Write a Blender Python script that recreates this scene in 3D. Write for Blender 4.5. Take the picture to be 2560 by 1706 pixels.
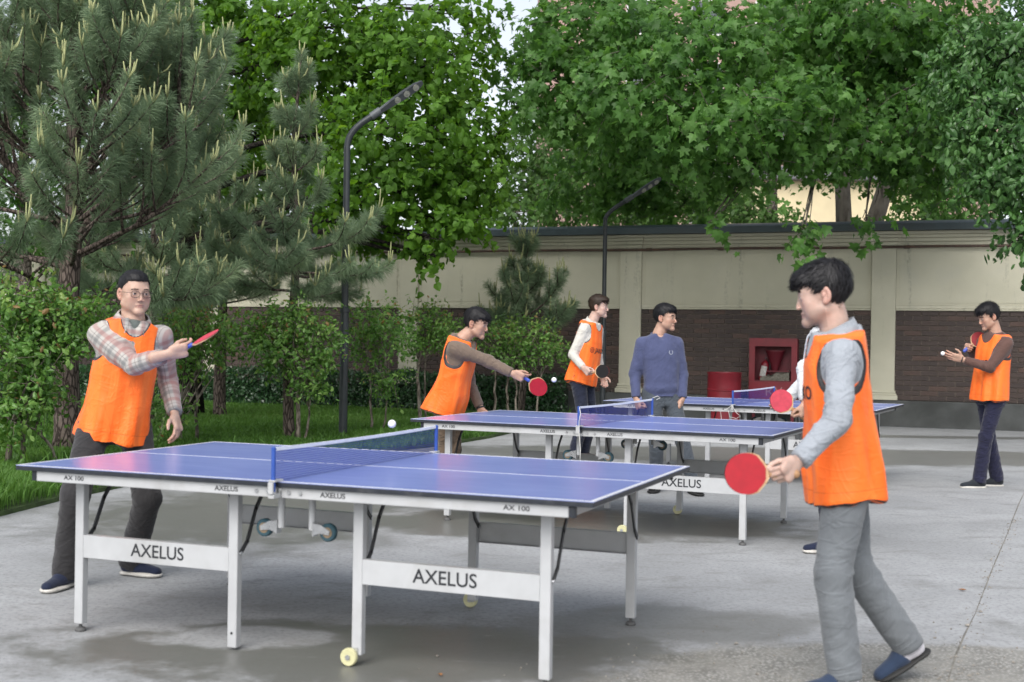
import bpy, bmesh, math, random
import numpy as np
from mathutils import Vector, Matrix
from mathutils.bvhtree import BVHTree

for _o in list(bpy.data.objects):
    bpy.data.objects.remove(_o, do_unlink=True)
SC = bpy.context.scene
COL = SC.collection
R = math.radians

# ------------------------------------------------------------------ camera
cam_data = bpy.data.cameras.new('camera')
cam = bpy.data.objects.new('camera', cam_data)
COL.objects.link(cam)
ROLL = 0.0152
cam.matrix_world = Matrix(((math.cos(ROLL), -math.sin(ROLL), 0, 0),
                           (0, 0, -1, 0),
                           (math.sin(ROLL), math.cos(ROLL), 0, 1.3544),
                           (0, 0, 0, 1)))
cam_data.sensor_width = 36.0
cam_data.lens = 3126.0 / 2560.0 * 36.0
cam_data.clip_end = 500.0
cam_data.dof.use_dof = True
cam_data.dof.focus_distance = 10.6
cam_data.dof.aperture_fstop = 3.2
SC.camera = cam

# ------------------------------------------------------------------ sky, sun, exposure
SUN_ELEV, SUN_ROT = R(46), R(198)
world = bpy.data.worlds.new('World')
SC.world = world
world.use_nodes = True
wn = world.node_tree
for n in list(wn.nodes):
    wn.nodes.remove(n)
w_out = wn.nodes.new('ShaderNodeOutputWorld')
w_bg = wn.nodes.new('ShaderNodeBackground')
w_sky = wn.nodes.new('ShaderNodeTexSky')
w_sky.sky_type = 'NISHITA'
w_sky.sun_disc = False
w_sky.sun_elevation = SUN_ELEV
w_sky.sun_rotation = SUN_ROT
w_sky.air_density = 1.0
w_sky.dust_density = 2.5
w_sky.ozone_density = 1.0
w_hsv = wn.nodes.new('ShaderNodeHueSaturation')
w_hsv.inputs['Saturation'].default_value = 0.36      # a white overcast sky
wn.links.new(w_sky.outputs[0], w_hsv.inputs['Color'])
wn.links.new(w_hsv.outputs[0], w_bg.inputs['Color'])
w_bg.inputs['Strength'].default_value = 0.15
wn.links.new(w_bg.outputs[0], w_out.inputs['Surface'])

sun_data = bpy.data.lights.new('sun', 'SUN')
sun_data.energy = 1.5
sun_data.angle = R(50)
sun_data.color = (1.0, 0.97, 0.93)
sun = bpy.data.objects.new('sun', sun_data)
COL.objects.link(sun)
sun_dir = Vector((math.sin(SUN_ROT) * math.cos(SUN_ELEV), math.cos(SUN_ROT) * math.cos(SUN_ELEV), math.sin(SUN_ELEV)))
sun.rotation_euler = sun_dir.to_track_quat('Z', 'Y').to_euler()
sun.location = (0, 0, 30)

SC.view_settings.view_transform = 'Standard'
SC.view_settings.look = 'None'
SC.view_settings.gamma = 1.0
SC.view_settings.exposure = 0.66
SC.view_settings.use_curve_mapping = False
SC.render.engine = 'CYCLES'
cy = SC.cycles
cy.use_denoising = True
cy.max_bounces = 6
cy.diffuse_bounces = 3
cy.glossy_bounces = 3
cy.transmission_bounces = 4
cy.transparent_max_bounces = 8
cy.use_adaptive_sampling = True
cy.adaptive_threshold = 0.015
cy.caustics_reflective = False
cy.caustics_refractive = False

# ------------------------------------------------------------------ helpers
def link(o, parent=None):
    COL.objects.link(o)
    if parent is not None:
        o.parent = parent
    return o

def thing(name, label, cat, loc=(0, 0, 0), rz=0.0, group=None):
    o = bpy.data.objects.new(name, None)
    o.empty_display_size = 0.1
    COL.objects.link(o)
    o.location = loc
    o.rotation_euler = (0, 0, rz)
    o['label'] = label
    o['category'] = cat
    if group:
        o['group'] = group
    return o

def tag(o, label=None, cat=None, group=None, kind=None):
    if label: o['label'] = label
    if cat: o['category'] = cat
    if group: o['group'] = group
    if kind: o['kind'] = kind
    return o

def to_mesh(name, V, F, mats, smooth=False, attrs=None, fmat=None):
    """V (n,3), F (m,3|4) array or list of polygons"""
    me = bpy.data.meshes.new(name)
    V = np.asarray(V, dtype=np.float32)
    if isinstance(F, np.ndarray) and F.ndim == 2:
        m, k = F.shape
        me.vertices.add(len(V))
        me.vertices.foreach_set('co', V.ravel())
        me.loops.add(m * k)
        me.loops.foreach_set('vertex_index', F.astype(np.int32).ravel())
        me.polygons.add(m)
        me.polygons.foreach_set('loop_start', np.arange(0, m * k, k, dtype=np.int32))
        me.update(calc_edges=True)
    else:
        me.from_pydata([tuple(map(float, v)) for v in V], [], F)
        me.update()
    if not isinstance(mats, (list, tuple)):
        mats = [mats]
    for mm in mats:
        me.materials.append(mm)
    n = len(me.polygons)
    if smooth:
        me.polygons.foreach_set('use_smooth', np.ones(n, dtype=bool))
    else:
        me.polygons.foreach_set('use_smooth', np.zeros(n, dtype=bool))
    if fmat is not None:
        me.polygons.foreach_set('material_index', np.asarray(fmat, dtype=np.int32))
    if attrs:
        for key, arr in attrs.items():
            arr = np.asarray(arr, dtype=np.float32)
            if arr.ndim == 2:
                a = me.attributes.new(key, 'FLOAT_VECTOR', 'POINT')
                a.data.foreach_set('vector', arr.ravel())
            else:
                a = me.attributes.new(key, 'FLOAT', 'POINT')
                a.data.foreach_set('value', arr)
    me.validate()
    return me

def obj(name, me, parent=None, loc=None):
    o = bpy.data.objects.new(name, me)
    link(o, parent)
    if loc is not None:
        o.location = loc
    return o

class MB:
    """collects simple solids, then links them as one mesh object"""
    def __init__(s):
        s.v, s.f = [], []
    def add(s, V, F):
        b = len(s.v)
        s.v.extend([tuple(map(float, p)) for p in V])
        s.f.extend([tuple(i + b for i in f) for f in F])
        return s
    def box(s, x0, x1, y0, y1, z0, z1, bev=0.0):
        x0, x1 = min(x0, x1), max(x0, x1); y0, y1 = min(y0, y1), max(y0, y1)
        if bev <= 0:
            V = [(x0, y0, z0), (x1, y0, z0), (x1, y1, z0), (x0, y1, z0), (x0, y0, z1), (x1, y0, z1), (x1, y1, z1), (x0, y1, z1)]
            F = [(0, 3, 2, 1), (4, 5, 6, 7), (0, 1, 5, 4), (1, 2, 6, 5), (2, 3, 7, 6), (3, 0, 4, 7)]
            return s.add(V, F)
        bm = bmesh.new()
        bmesh.ops.create_cube(bm, size=1)
        for v in bm.verts:
            v.co = Vector(((x0 + x1) / 2 + v.co.x * (x1 - x0), (y0 + y1) / 2 + v.co.y * (y1 - y0), (z0 + z1) / 2 + v.co.z * (z1 - z0)))
        bmesh.ops.bevel(bm, geom=list(bm.edges), offset=bev, segments=2, affect='EDGES', profile=0.5)
        bm.verts.index_update()
        s.add([v.co for v in bm.verts], [[v.index for v in f.verts] for f in bm.faces])
        bm.free()
        return s
    def tube(s, pts, rad, n=8, caps=True):
        V, F = tube_geo(pts, rad, n, caps)
        return s.add(V, F)
    def lathe(s, prof, n=24, axis='Z', c=(0, 0, 0)):
        """prof: list of (r, h) along axis"""
        V, F = [], []
        for r, h in prof:
            for i in range(n):
                a = 2 * math.pi * i / n
                p = (r * math.cos(a), r * math.sin(a), h)
                if axis == 'Y': p = (p[0], p[2], p[1])
                elif axis == 'X': p = (p[2], p[0], p[1])
                V.append((p[0] + c[0], p[1] + c[1], p[2] + c[2]))
        m = len(prof)
        for j in range(m - 1):
            for i in range(n):
                i2 = (i + 1) % n
                F.append((j * n + i, j * n + i2, (j + 1) * n + i2, (j + 1) * n + i))
        if prof[0][0] > 1e-5: F.append(tuple(range(n - 1, -1, -1)))
        if prof[-1][0] > 1e-5: F.append(tuple(range((m - 1) * n, m * n)))
        return s.add(V, F)
    def prism(s, poly, z0, z1):
        n = len(poly)
        V = [(x, y, z0) for x, y in poly] + [(x, y, z1) for x, y in poly]
        F = [tuple(range(n - 1, -1, -1)), tuple(range(n, 2 * n))]
        for i in range(n):
            j = (i + 1) % n
            F.append((i, j, n + j, n + i))
        return s.add(V, F)
    def build(s, name, m, parent=None, smooth=False, angle=None):
        me = to_mesh(name, np.array(s.v), s.f, m, smooth=smooth or angle is not None)
        if angle is not None:
            sharp_by_angle(me, angle)
        return obj(name, me, parent)

def sharp_by_angle(me, deg):
    bm = bmesh.new(); bm.from_mesh(me)
    bmesh.ops.recalc_face_normals(bm, faces=list(bm.faces))
    lim = math.radians(deg)
    for e in bm.edges:
        if len(e.link_faces) == 2:
            e.smooth = e.calc_face_angle(0) < lim
    bm.to_mesh(me); bm.free()

def tube_geo(pts, rad, n=8, caps=True):
    pts = [np.array(p, float) for p in pts]
    m = len(pts)
    rads = rad if hasattr(rad, '__len__') else [rad] * m
    V, F = [], []
    prev = None
    for i, p in enumerate(pts):
        t = pts[min(i + 1, m - 1)] - pts[max(i - 1, 0)]
        t = t / (np.linalg.norm(t) + 1e-12)
        if prev is None:
            ref = np.array([0, 0, 1.0]) if abs(t[2]) < 0.9 else np.array([1.0, 0, 0])
            a = np.cross(t, ref)
        else:
            a = prev - t * (prev @ t)
        a = a / (np.linalg.norm(a) + 1e-12)
        prev = a
        b = np.cross(t, a)
        for k in range(n):
            th = 2 * math.pi * k / n
            V.append(p + rads[i] * (math.cos(th) * a + math.sin(th) * b))
    for i in range(m - 1):
        for k in range(n):
            k2 = (k + 1) % n
            F.append((i * n + k, i * n + k2, (i + 1) * n + k2, (i + 1) * n + k))
    if caps:
        F.append(tuple(range(n - 1, -1, -1)))
        F.append(tuple(range((m - 1) * n, m * n)))
    return V, F

def bez(p0, p1, p2, n=8):
    p0, p1, p2 = map(lambda q: np.array(q, float), (p0, p1, p2))
    return [(1 - t) ** 2 * p0 + 2 * t * (1 - t) * p1 + t * t * p2 for t in np.linspace(0, 1, n)]

def copy_tree(o, parent=None):
    c = o.copy()
    COL.objects.link(c)
    c.parent = parent
    for ch in o.children:
        copy_tree(ch, c)
    return c

# value noise ---------------------------------------------------------
def _hash(ix, iy, iz, seed):
    h = (ix.astype(np.int64) * 374761393 + iy.astype(np.int64) * 668265263 + iz.astype(np.int64) * 2147483647 + seed * 1274126177) & 0x7fffffff
    h = ((h ^ (h >> 13)) * 1274126177) & 0x7fffffff
    return ((h ^ (h >> 16)) & 0xffff).astype(np.float32) / 65535.0

def vnoise(P, seed=0):
    P = np.asarray(P, dtype=np.float32)
    i = np.floor(P); f = P - i; f = f * f * (3 - 2 * f)
    i = i.astype(np.int64)
    r = 0
    for dx in (0, 1):
        wx = f[:, 0] if dx else 1 - f[:, 0]
        for dy in (0, 1):
            wy = f[:, 1] if dy else 1 - f[:, 1]
            for dz in (0, 1):
                wz = f[:, 2] if dz else 1 - f[:, 2]
                r = r + wx * wy * wz * _hash(i[:, 0] + dx, i[:, 1] + dy, i[:, 2] + dz, seed)
    return r * 2 - 1

def fbm(P, seed=0, octv=3):
    P = np.asarray(P, dtype=np.float32)
    s, a = 0, 1.0
    for k in range(octv):
        s = s + a * vnoise(P * (2.03 ** k), seed + 17 * k)
        a *= 0.5
    return s

# ------------------------------------------------------------------ materials
MATS = {}
def _new(name):
    m = bpy.data.materials.new(name)
    m.use_nodes = True
    nt = m.node_tree
    for n in list(nt.nodes):
        nt.nodes.remove(n)
    out = nt.nodes.new('ShaderNodeOutputMaterial')
    return m, nt, out

class NT:
    """small node-graph helper"""
    def __init__(s, nt): s.nt = nt
    def n(s, typ, **kw):
        nd = s.nt.nodes.new(typ)
        for k, v in kw.items():
            if k.startswith('i_'):
                nd.inputs[k[2:].replace('_', ' ')].default_value = v
            else:
                setattr(nd, k, v)
        return nd
    def l(s, a, b): s.nt.links.new(a, b)
    def val(s, sock, v):
        if isinstance(v, bpy.types.NodeSocket): s.l(v, sock)
        else: sock.default_value = v
    def math(s, op, a, b=0.0, c=None, clamp=False):
        nd = s.nt.nodes.new('ShaderNodeMath'); nd.operation = op; nd.use_clamp = clamp
        s.val(nd.inputs[0], a); s.val(nd.inputs[1], b)
        if c is not None: s.val(nd.inputs[2], c)
        return nd.outputs[0]
    def mix(s, f, a, b):
        nd = s.nt.nodes.new('ShaderNodeMix'); nd.data_type = 'RGBA'
        s.val(nd.inputs[0], f)
        for sock, v in ((nd.inputs[6], a), (nd.inputs[7], b)):
            if isinstance(v, bpy.types.NodeSocket): s.l(v, sock)
            else: sock.default_value = (*v[:3], 1)
        return nd.outputs[2]
    def noise(s, vec, scale, detail=4, rough=0.55, dist=0.0):
        nd = s.n('ShaderNodeTexNoise')
        if vec is not None: s.l(vec, nd.inputs['Vector'])
        nd.inputs['Scale'].default_value = scale
        nd.inputs['Detail'].default_value = detail
        nd.inputs['Roughness'].default_value = rough
        nd.inputs['Distortion'].default_value = dist
        return nd.outputs[0]
    def ramp(s, fac, stops):
        nd = s.n('ShaderNodeValToRGB')
        el = nd.color_ramp.elements
        while len(el) < len(stops): el.new(0.5)
        for e, (p, c) in zip(el, stops):
            e.position = p
            e.color = (*c, 1) if hasattr(c, '__len__') else (c, c, c, 1)
        s.l(fac, nd.inputs[0])
        return nd.outputs[0]
    def smooth(s, x, a, b):
        nd = s.n('ShaderNodeMapRange', interpolation_type='SMOOTHSTEP')
        s.val(nd.inputs[0], x); nd.inputs[1].default_value = a; nd.inputs[2].default_value = b
        return nd.outputs[0]
    def attr(s, name, kind='Fac'):
        nd = s.n('ShaderNodeAttribute', attribute_name=name)
        return nd.outputs[kind]
    def coord(s, kind='Object'):
        return s.n('ShaderNodeTexCoord').outputs[kind]
    def mapping(s, vec, scale=(1, 1, 1), rot=(0, 0, 0), loc=(0, 0, 0)):
        nd = s.n('ShaderNodeMapping')
        s.l(vec, nd.inputs[0])
        nd.inputs['Location'].default_value = loc
        nd.inputs['Rotation'].default_value = rot
        nd.inputs['Scale'].default_value = scale
        return nd.outputs[0]
    def bump(s, h, strength=0.3, dist=0.01):
        nd = s.n('ShaderNodeBump')
        s.l(h, nd.inputs['Height'])
        nd.inputs['Strength'].default_value = strength
        nd.inputs['Distance'].default_value = dist
        return nd.outputs[0]
    def bsdf(s, color, rough=0.5, metallic=0.0, spec=0.5, normal=None, **kw):
        nd = s.n('ShaderNodeBsdfPrincipled')
        if isinstance(color, bpy.types.NodeSocket): s.l(color, nd.inputs['Base Color'])
        else: nd.inputs['Base Color'].default_value = (*color, 1)
        s.val(nd.inputs['Roughness'], rough)
        nd.inputs['Metallic'].default_value = metallic
        nd.inputs['Specular IOR Level'].default_value = spec
        if normal is not None: s.l(normal, nd.inputs['Normal'])
        for k, v in kw.items():
            s.val(nd.inputs[k.replace('_', ' ')], v)
        return nd.outputs[0]

def pm(name, col, rough=0.5, var=0.12, scale=30.0, bump=0.0, bscale=200.0, metallic=0.0, spec=0.5, dirt=None, dirt_amt=0.5, **kw):
    """general procedural material: colour variation, roughness variation, fine bump, optional dirt blotches"""
    if name in MATS: return MATS[name]
    m, nt, out = _new(name)
    g = NT(nt)
    co = g.coord('Object')
    nz = g.noise(co, scale, 4)
    dark = tuple(c * (1 - var) for c in col); lite = tuple(min(1, c * (1 + var)) for c in col)
    c = g.mix(g.smooth(nz, 0.3, 0.7), dark, lite)
    if dirt is not None:
        d = g.noise(co, scale * 0.35, 6, 0.65, 0.6)
        c = g.mix(g.math('MULTIPLY', g.smooth(d, 0.52, 0.75), dirt_amt), c, dirt)
    nrm = None
    if bump > 0:
        nrm = g.bump(g.noise(co, bscale, 3), bump, 0.002)
    r = g.math('ADD', g.math('MULTIPLY', nz, 0.16), rough - 0.08)
    g.l(g.bsdf(c, r, metallic, spec, nrm, **kw), out.inputs[0])
    MATS[name] = m
    return m
# ================================================================== SETTING
rng = np.random.default_rng(11)
WALL_A = -0.34345
WALL_O = (3.0, 22.516)
WD = np.array([math.cos(WALL_A), math.sin(WALL_A)])
WNRM = np.array([math.sin(WALL_A), -math.cos(WALL_A)])      # toward the court
def wall_xy(s, d=0.0):
    """point s metres along the wall, d metres in front of it"""
    return np.array(WALL_O) + WD * s + WNRM * d

# ---- concrete ------------------------------------------------------
def concrete_material():
    m, nt, out = _new('court_concrete'); g = NT(nt)
    co = g.coord('Object')
    sx = g.n('ShaderNodeSeparateXYZ'); g.l(co, sx.inputs[0])
    X, Y = sx.outputs[0], sx.outputs[1]
    big = g.noise(co, 0.55, 5, 0.6, 0.4)
    mid = g.noise(g.mapping(co, (1.0, 1.7, 1)), 2.6, 9, 0.70, 0.6)
    fine = g.noise(co, 38, 7, 0.75)
    grit = g.noise(co, 330, 2, 0.6)
    base = g.mix(g.smooth(big, 0.35, 0.68), (0.285, 0.293, 0.300), (0.385, 0.394, 0.404))
    base = g.mix(g.math('MULTIPLY', g.smooth(mid, 0.48, 0.72), 0.6), base, (0.185, 0.185, 0.175))
    base = g.mix(g.math('MULTIPLY', g.smooth(fine, 0.45, 0.68), 0.65), base, (0.165, 0.165, 0.16))
    warp = g.math('MULTIPLY', g.math('SUBTRACT', g.noise(co, 2.2, 9, 0.68), 0.5), 1.7)
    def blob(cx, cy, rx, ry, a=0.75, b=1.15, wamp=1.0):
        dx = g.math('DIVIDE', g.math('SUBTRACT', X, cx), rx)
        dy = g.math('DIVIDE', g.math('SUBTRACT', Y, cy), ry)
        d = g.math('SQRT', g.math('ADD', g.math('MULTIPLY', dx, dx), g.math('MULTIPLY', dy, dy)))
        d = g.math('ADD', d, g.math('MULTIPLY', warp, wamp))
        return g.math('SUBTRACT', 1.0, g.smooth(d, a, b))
    # rain still drying out of the slab: ragged damp areas; under the tables, table shade is painted in too
    damp = g.math('MAXIMUM', blob(-0.62, 5.42, 1.55, 0.58), g.math('MULTIPLY', blob(0.8, 6.05, 0.8, 0.42), 0.6))  # below the front table: wet concrete plus its shade darkened into the colour
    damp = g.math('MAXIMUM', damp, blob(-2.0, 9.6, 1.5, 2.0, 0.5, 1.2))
    damp = g.math('MAXIMUM', damp, blob(0.4, 9.3, 1.9, 0.8))  # same mix of wet concrete and painted shade below the middle table
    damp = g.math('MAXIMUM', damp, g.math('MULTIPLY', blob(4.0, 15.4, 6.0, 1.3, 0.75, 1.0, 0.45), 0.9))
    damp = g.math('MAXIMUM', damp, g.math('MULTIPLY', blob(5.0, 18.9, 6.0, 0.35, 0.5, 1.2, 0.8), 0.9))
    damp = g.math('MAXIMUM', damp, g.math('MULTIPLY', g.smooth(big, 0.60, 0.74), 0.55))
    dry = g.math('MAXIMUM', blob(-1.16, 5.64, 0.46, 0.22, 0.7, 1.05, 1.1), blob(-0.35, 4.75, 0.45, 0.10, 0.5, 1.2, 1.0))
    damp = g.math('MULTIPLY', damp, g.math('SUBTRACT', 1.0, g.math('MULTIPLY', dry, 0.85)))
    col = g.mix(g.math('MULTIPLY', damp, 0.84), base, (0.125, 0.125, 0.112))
    # pale lime bloom in streaks
    bloom = g.noise(g.mapping(co, (0.7, 2.6, 1)), 3.1, 8, 0.75, 1.2)
    col = g.mix(g.math('MULTIPLY', g.smooth(bloom, 0.60, 0.72), 0.5), col, (0.46, 0.465, 0.46))
    # worn patch with bare aggregate
    worn = blob(1.75, 4.95, 1.5, 0.9, 0.8, 0.98, 0.35)
    vor = g.n('ShaderNodeTexVoronoi'); g.l(co, vor.inputs['Vector']); vor.inputs['Scale'].default_value = 62
    peb = g.mix(g.smooth(vor.outputs['Distance'], 0.15, 0.6), (0.40, 0.39, 0.36), (0.16, 0.155, 0.135))
    peb = g.mix(g.math('MULTIPLY', g.smooth(g.noise(co, 5.0, 4), 0.4, 0.6), 0.5), peb, (0.30, 0.29, 0.26))
    col = g.mix(g.math('MULTIPLY', worn, 0.8), col, peb)
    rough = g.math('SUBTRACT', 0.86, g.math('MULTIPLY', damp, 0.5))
    h = g.math('ADD', g.math('MULTIPLY', grit, 0.25), g.math('MULTIPLY', mid, 0.9))
    h = g.math('SUBTRACT', h, g.math('MULTIPLY', g.math('MULTIPLY', worn, vor.outputs['Distance']), 1.6))
    g.l(g.bsdf(col, rough, 0, 0.35, g.bump(h, 0.35, 0.006)), out.inputs[0])
    return m
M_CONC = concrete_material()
M_SOIL = pm('dark_soil', (0.20, 0.19, 0.165), 0.95, 0.35, 6, 0.6, 90)
M_TURF = pm('turf_soil', (0.045, 0.075, 0.022), 0.95, 0.4, 9, 0.7, 120)

g_ = MB().box(-150, 150, -60, 260, -0.4, -0.003).build('ground', M_SOIL); tag(g_, kind='structure')

pav = bpy.data.objects.new('pavement', None); COL.objects.link(pav); tag(pav, kind='structure')
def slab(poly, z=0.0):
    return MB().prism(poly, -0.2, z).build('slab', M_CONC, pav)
def jx(y, off=0.0): return 4.215 + (y - 10.40) * 0.4567 + off        # long joint on the right
def ky(x, off=0.0): return 13.875 - (x - 4.105) * 0.2606 + off      # far joint, nearly parallel to the wall
G = 0.004
# ragged edge along the long joint
jy = [-3, 0, 2.5, 4.0, 4.6, 5.1, 5.5, 5.9, 6.4, 7.0, 7.7, 8.4, 9.2, 10.0, 11.0, 12.0, 13.0]
rj = rng.uniform(-0.008, 0.008, len(jy))
yk = 13.42
left_edge = [(jx(y, -G + r_), y) for y, r_ in zip(jy, rj)] + [(jx(yk, -G), ky(jx(yk), -G))]
right_edge = [(jx(y, G + 0.6 * r_), y) for y, r_ in zip(jy, rj)] + [(jx(yk, G), ky(jx(yk), -G))]
slab([(-60, -3)] + left_edge + [(-9, ky(-9, -G)), (-60, ky(-60, -G))])
yc = 7.32
lo = [p for p in right_edge if p[1] < yc - 0.2]
hi = [p for p in right_edge if p[1] > yc + 0.2]
slab(lo + [(jx(yc, G), yc - 0.004), (40, yc - 9.0), (40, -3)])
slab([(jx(yc, G), yc + 0.004)] + hi + [(40, ky(40, -G)), (40, yc - 8.99)])
slab([(-60, ky(-60, G)), (40, ky(40, G)), (40, ky(40, 3.0)), (-60, ky(-60, 3.0))], 0.0)
slab([(-60, ky(-60, 3.02)), (40, ky(40, 3.02)), (40, ky(40, 22)), (-60, ky(-60, 22))], 0.0)

# ---- lawn -----------------------------------------------------------
LAWN = [(-7.5, 5.0), (-4.5, 7.8), (-3.78, 9.1), (-3.64, 10.2), (-3.40, 11.3), (-2.85, 12.6), (-2.15, 13.9), (-1.45, 15.0), (-0.85, 16.0),
        (-0.30, 17.3), (0.08, 18.6), (0.55, 20.2), (0.95, 21.6), (1.12, 23.0), (-12, 27.6), (-26, 32.5), (-26, 5)]
lawn = MB().prism(LAWN, -0.1, 0.035).build('lawn', M_TURF); tag(lawn, kind='structure')

def in_poly(px, py, poly):
    ins = np.zeros(len(px), bool)
    j = len(poly) - 1
    for i in range(len(poly)):
        xi, yi = poly[i]; xj, yj = poly[j]
        c = ((yi > py) != (yj > py)) & (px < (xj - xi) * (py - yi) / (yj - yi + 1e-12) + xi)
        ins ^= c
        j = i
    return ins

def foliage_mat(name, cols, rough=0.45, trans=0.35, spec=0.35, tcol=None):
    """cols: stops over the per-leaf attribute rnd"""
    m, nt, out = _new(name); g = NT(nt)
    r = g.attr('rnd')
    n = len(cols)
    c = g.ramp(r, [(i / (n - 1), k) for i, k in enumerate(cols)])
    vein = g.noise(g.coord('Object'), 9.0, 3)
    c = g.mix(g.math('MULTIPLY', g.smooth(vein, 0.4, 0.7), 0.25), c, tuple(q * 0.6 for q in cols[0]))
    p = g.bsdf(c, rough, 0, spec)
    t = g.n('ShaderNodeBsdfTranslucent')
    hs = g.n('ShaderNodeHueSaturation'); g.l(c, hs.inputs['Color'])
    hs.inputs['Saturation'].default_value = 1.1; hs.inputs['Value'].default_value = 1.6
    hs.inputs['Hue'].default_value = 0.485
    g.l(hs.outputs[0], t.inputs['Color'])
    mx = g.n('ShaderNodeMixShader'); mx.inputs[0].default_value = trans
    g.l(p, mx.inputs[1]); g.l(t.outputs[0], mx.inputs[2])
    g.l(mx.outputs[0], out.inputs[0])
    MATS[name] = m
    return m
M_GRASS = foliage_mat('grass_blades', [(0.05, 0.12, 0.022), (0.085, 0.19, 0.035), (0.125, 0.25, 0.055), (0.18, 0.25, 0.09)], 0.5, 0.4, 0.3)

def grass():
    N = 330000
    x = rng.uniform(-9.5, 1.2, N); y = 8.0 + 16.5 * rng.random(N) ** 1.25
    k = in_poly(x, y, LAWN) & (np.abs(x) < y * 0.43 + 0.3)
    x, y = x[k], y[k]
    dens = vnoise(np.stack([x * 1.3, y * 1.3, np.zeros_like(x)], 1), 3)
    k = rng.random(len(x)) < (0.85 + 0.3 * dens) * np.clip(1.15 - (y - 8) * 0.012, .5, 1)
    x, y = x[k], y[k]
    n = len(x)
    tuft = fbm(np.stack([x * 0.9, y * 0.9, np.full_like(x, 2.0)], 1), 5, 2)
    longg = np.clip(1.0 - (y - 9.5) / 3.5, 0, 1)
    h = (0.05 + 0.035 * rng.random(n) + 0.025 * np.clip(tuft, 0, 1)) + longg * (0.06 + 0.12 * rng.random(n)) * (0.65 + 0.5 * tuft)
    edge = vnoise(np.stack([x * 3, y * 3, np.full_like(x, 9.0)], 1), 8)
    h = np.maximum(h * (1 + 0.25 * edge), 0.035)
    wild = rng.random(n) < 0.012
    h = np.where(wild, h * 2.3, h)
    w = 0.0035 + 0.0035 * rng.random(n) + 0.0002 * y
    th = rng.uniform(0, 2 * np.pi, n); ph = rng.uniform(0, 2 * np.pi, n)
    lean = h * rng.uniform(0.15, 0.75, n)
    B = np.stack([x, y, np.full(n, 0.03)], 1)
    side = np.stack([np.cos(th), np.sin(th), np.zeros(n)], 1) * w[:, None]
    ld = np.stack([np.cos(ph), np.sin(ph), np.zeros(n)], 1)
    M1 = B + ld * (lean * 0.28)[:, None]; M1[:, 2] += h * 0.6
    T = B + ld * lean[:, None]; T[:, 2] += h * 0.97
    V = np.stack([B, M1 + side, T, M1 - side], 1).reshape(-1, 3)
    i = np.arange(n)[:, None] * 4
    F = np.concatenate([i + [[0, 1, 3]], i + [[1, 2, 3]]], 0)
    rn = np.clip(0.35 + 0.25 * tuft + 0.35 * (rng.random(n) - 0.5) + 0.25 * (rng.random(n) < 0.06), 0, 1)
    me = to_mesh('grass', V, F, M_GRASS, attrs={'rnd': np.repeat(rn, 4)})
    o = obj('grass', me)
    tag(o, 'green grass of the lawn, long and shaggy along the pavement edge', 'grass', kind='stuff')
grass()

# ---- boundary wall ---------------------------------------------------
def stucco():
    m, nt, out = _new('beige_stucco'); g = NT(nt)
    co = g.coord('Object')
    big = g.noise(co, 0.8, 4)
    c = g.mix(g.smooth(big, 0.3, 0.7), (0.46, 0.445, 0.345), (0.54, 0.52, 0.41))
    drip = g.noise(g.mapping(co, (3.4, 3.4, 0.22)), 2.2, 6, 0.6)
    speck = g.noise(g.mapping(co, (9, 9, 6)), 3.0, 5, 0.7)
    d = g.math('MULTIPLY', g.smooth(drip, 0.55, 0.72), g.smooth(speck, 0.42, 0.60))
    c = g.mix(g.math('MULTIPLY', d, 0.62), c, (0.20, 0.195, 0.16))
    c = g.mix(g.math('MULTIPLY', g.smooth(g.noise(co, 2.1, 5), 0.5, 0.8), 0.3), c, (0.42, 0.42, 0.365))
    h = g.noise(g.mapping(co, (12, 12, 34)), 3.0, 5, 0.7)
    g.l(g.bsdf(c, 0.88, 0, 0.3, g.bump(h, 0.45, 0.01)), out.inputs[0])
    return m
M_STUCCO = stucco()
M_PLINTH = pm('plinth_concrete', (0.068, 0.072, 0.07), 0.85, 0.3, 2.2, 0.5, 60, dirt=(0.035, 0.038, 0.035), dirt_amt=0.8)
M_CAPM = pm('slate_blue_metal', (0.032, 0.05, 0.058), 0.45, 0.15, 4, 0, spec=0.5)
M_MORTAR = pm('pale_mortar', (0.36, 0.31, 0.265), 0.9, 0.12, 20, 0.3)
def brick_mat():
    m, nt, out = _new('brown_brick'); g = NT(nt)
    oi = g.n('ShaderNodeObjectInfo')
    co = g.coord('Object')
    geo = g.attr('rnd')
    rnd = g.math('FRACT', g.math('ADD', oi.outputs['Random'], geo))
    c = g.ramp(rnd, [(0.0, (0.043, 0.031, 0.028)), (0.45, (0.055, 0.039, 0.034)), (0.8, (0.064, 0.044, 0.037)), (1.0, (0.085, 0.050, 0.039))])
    c = g.mix(g.math('MULTIPLY', g.smooth(g.noise(co, 45, 4), 0.45, 0.7), 0.35), c, (0.034, 0.025, 0.025))
    g.l(g.bsdf(c, 0.62, 0, 0.4, g.bump(g.noise(co, 120, 3), 0.25, 0.002)), out.inputs[0])
    return m
M_BRICK = brick_mat()
M_RUST = pm('rusty_brown_pipe', (0.062, 0.036, 0.026), 0.6, 0.3, 14, 0.4, dirt=(0.20, 0.09, 0.04), dirt_amt=0.5)

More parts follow.
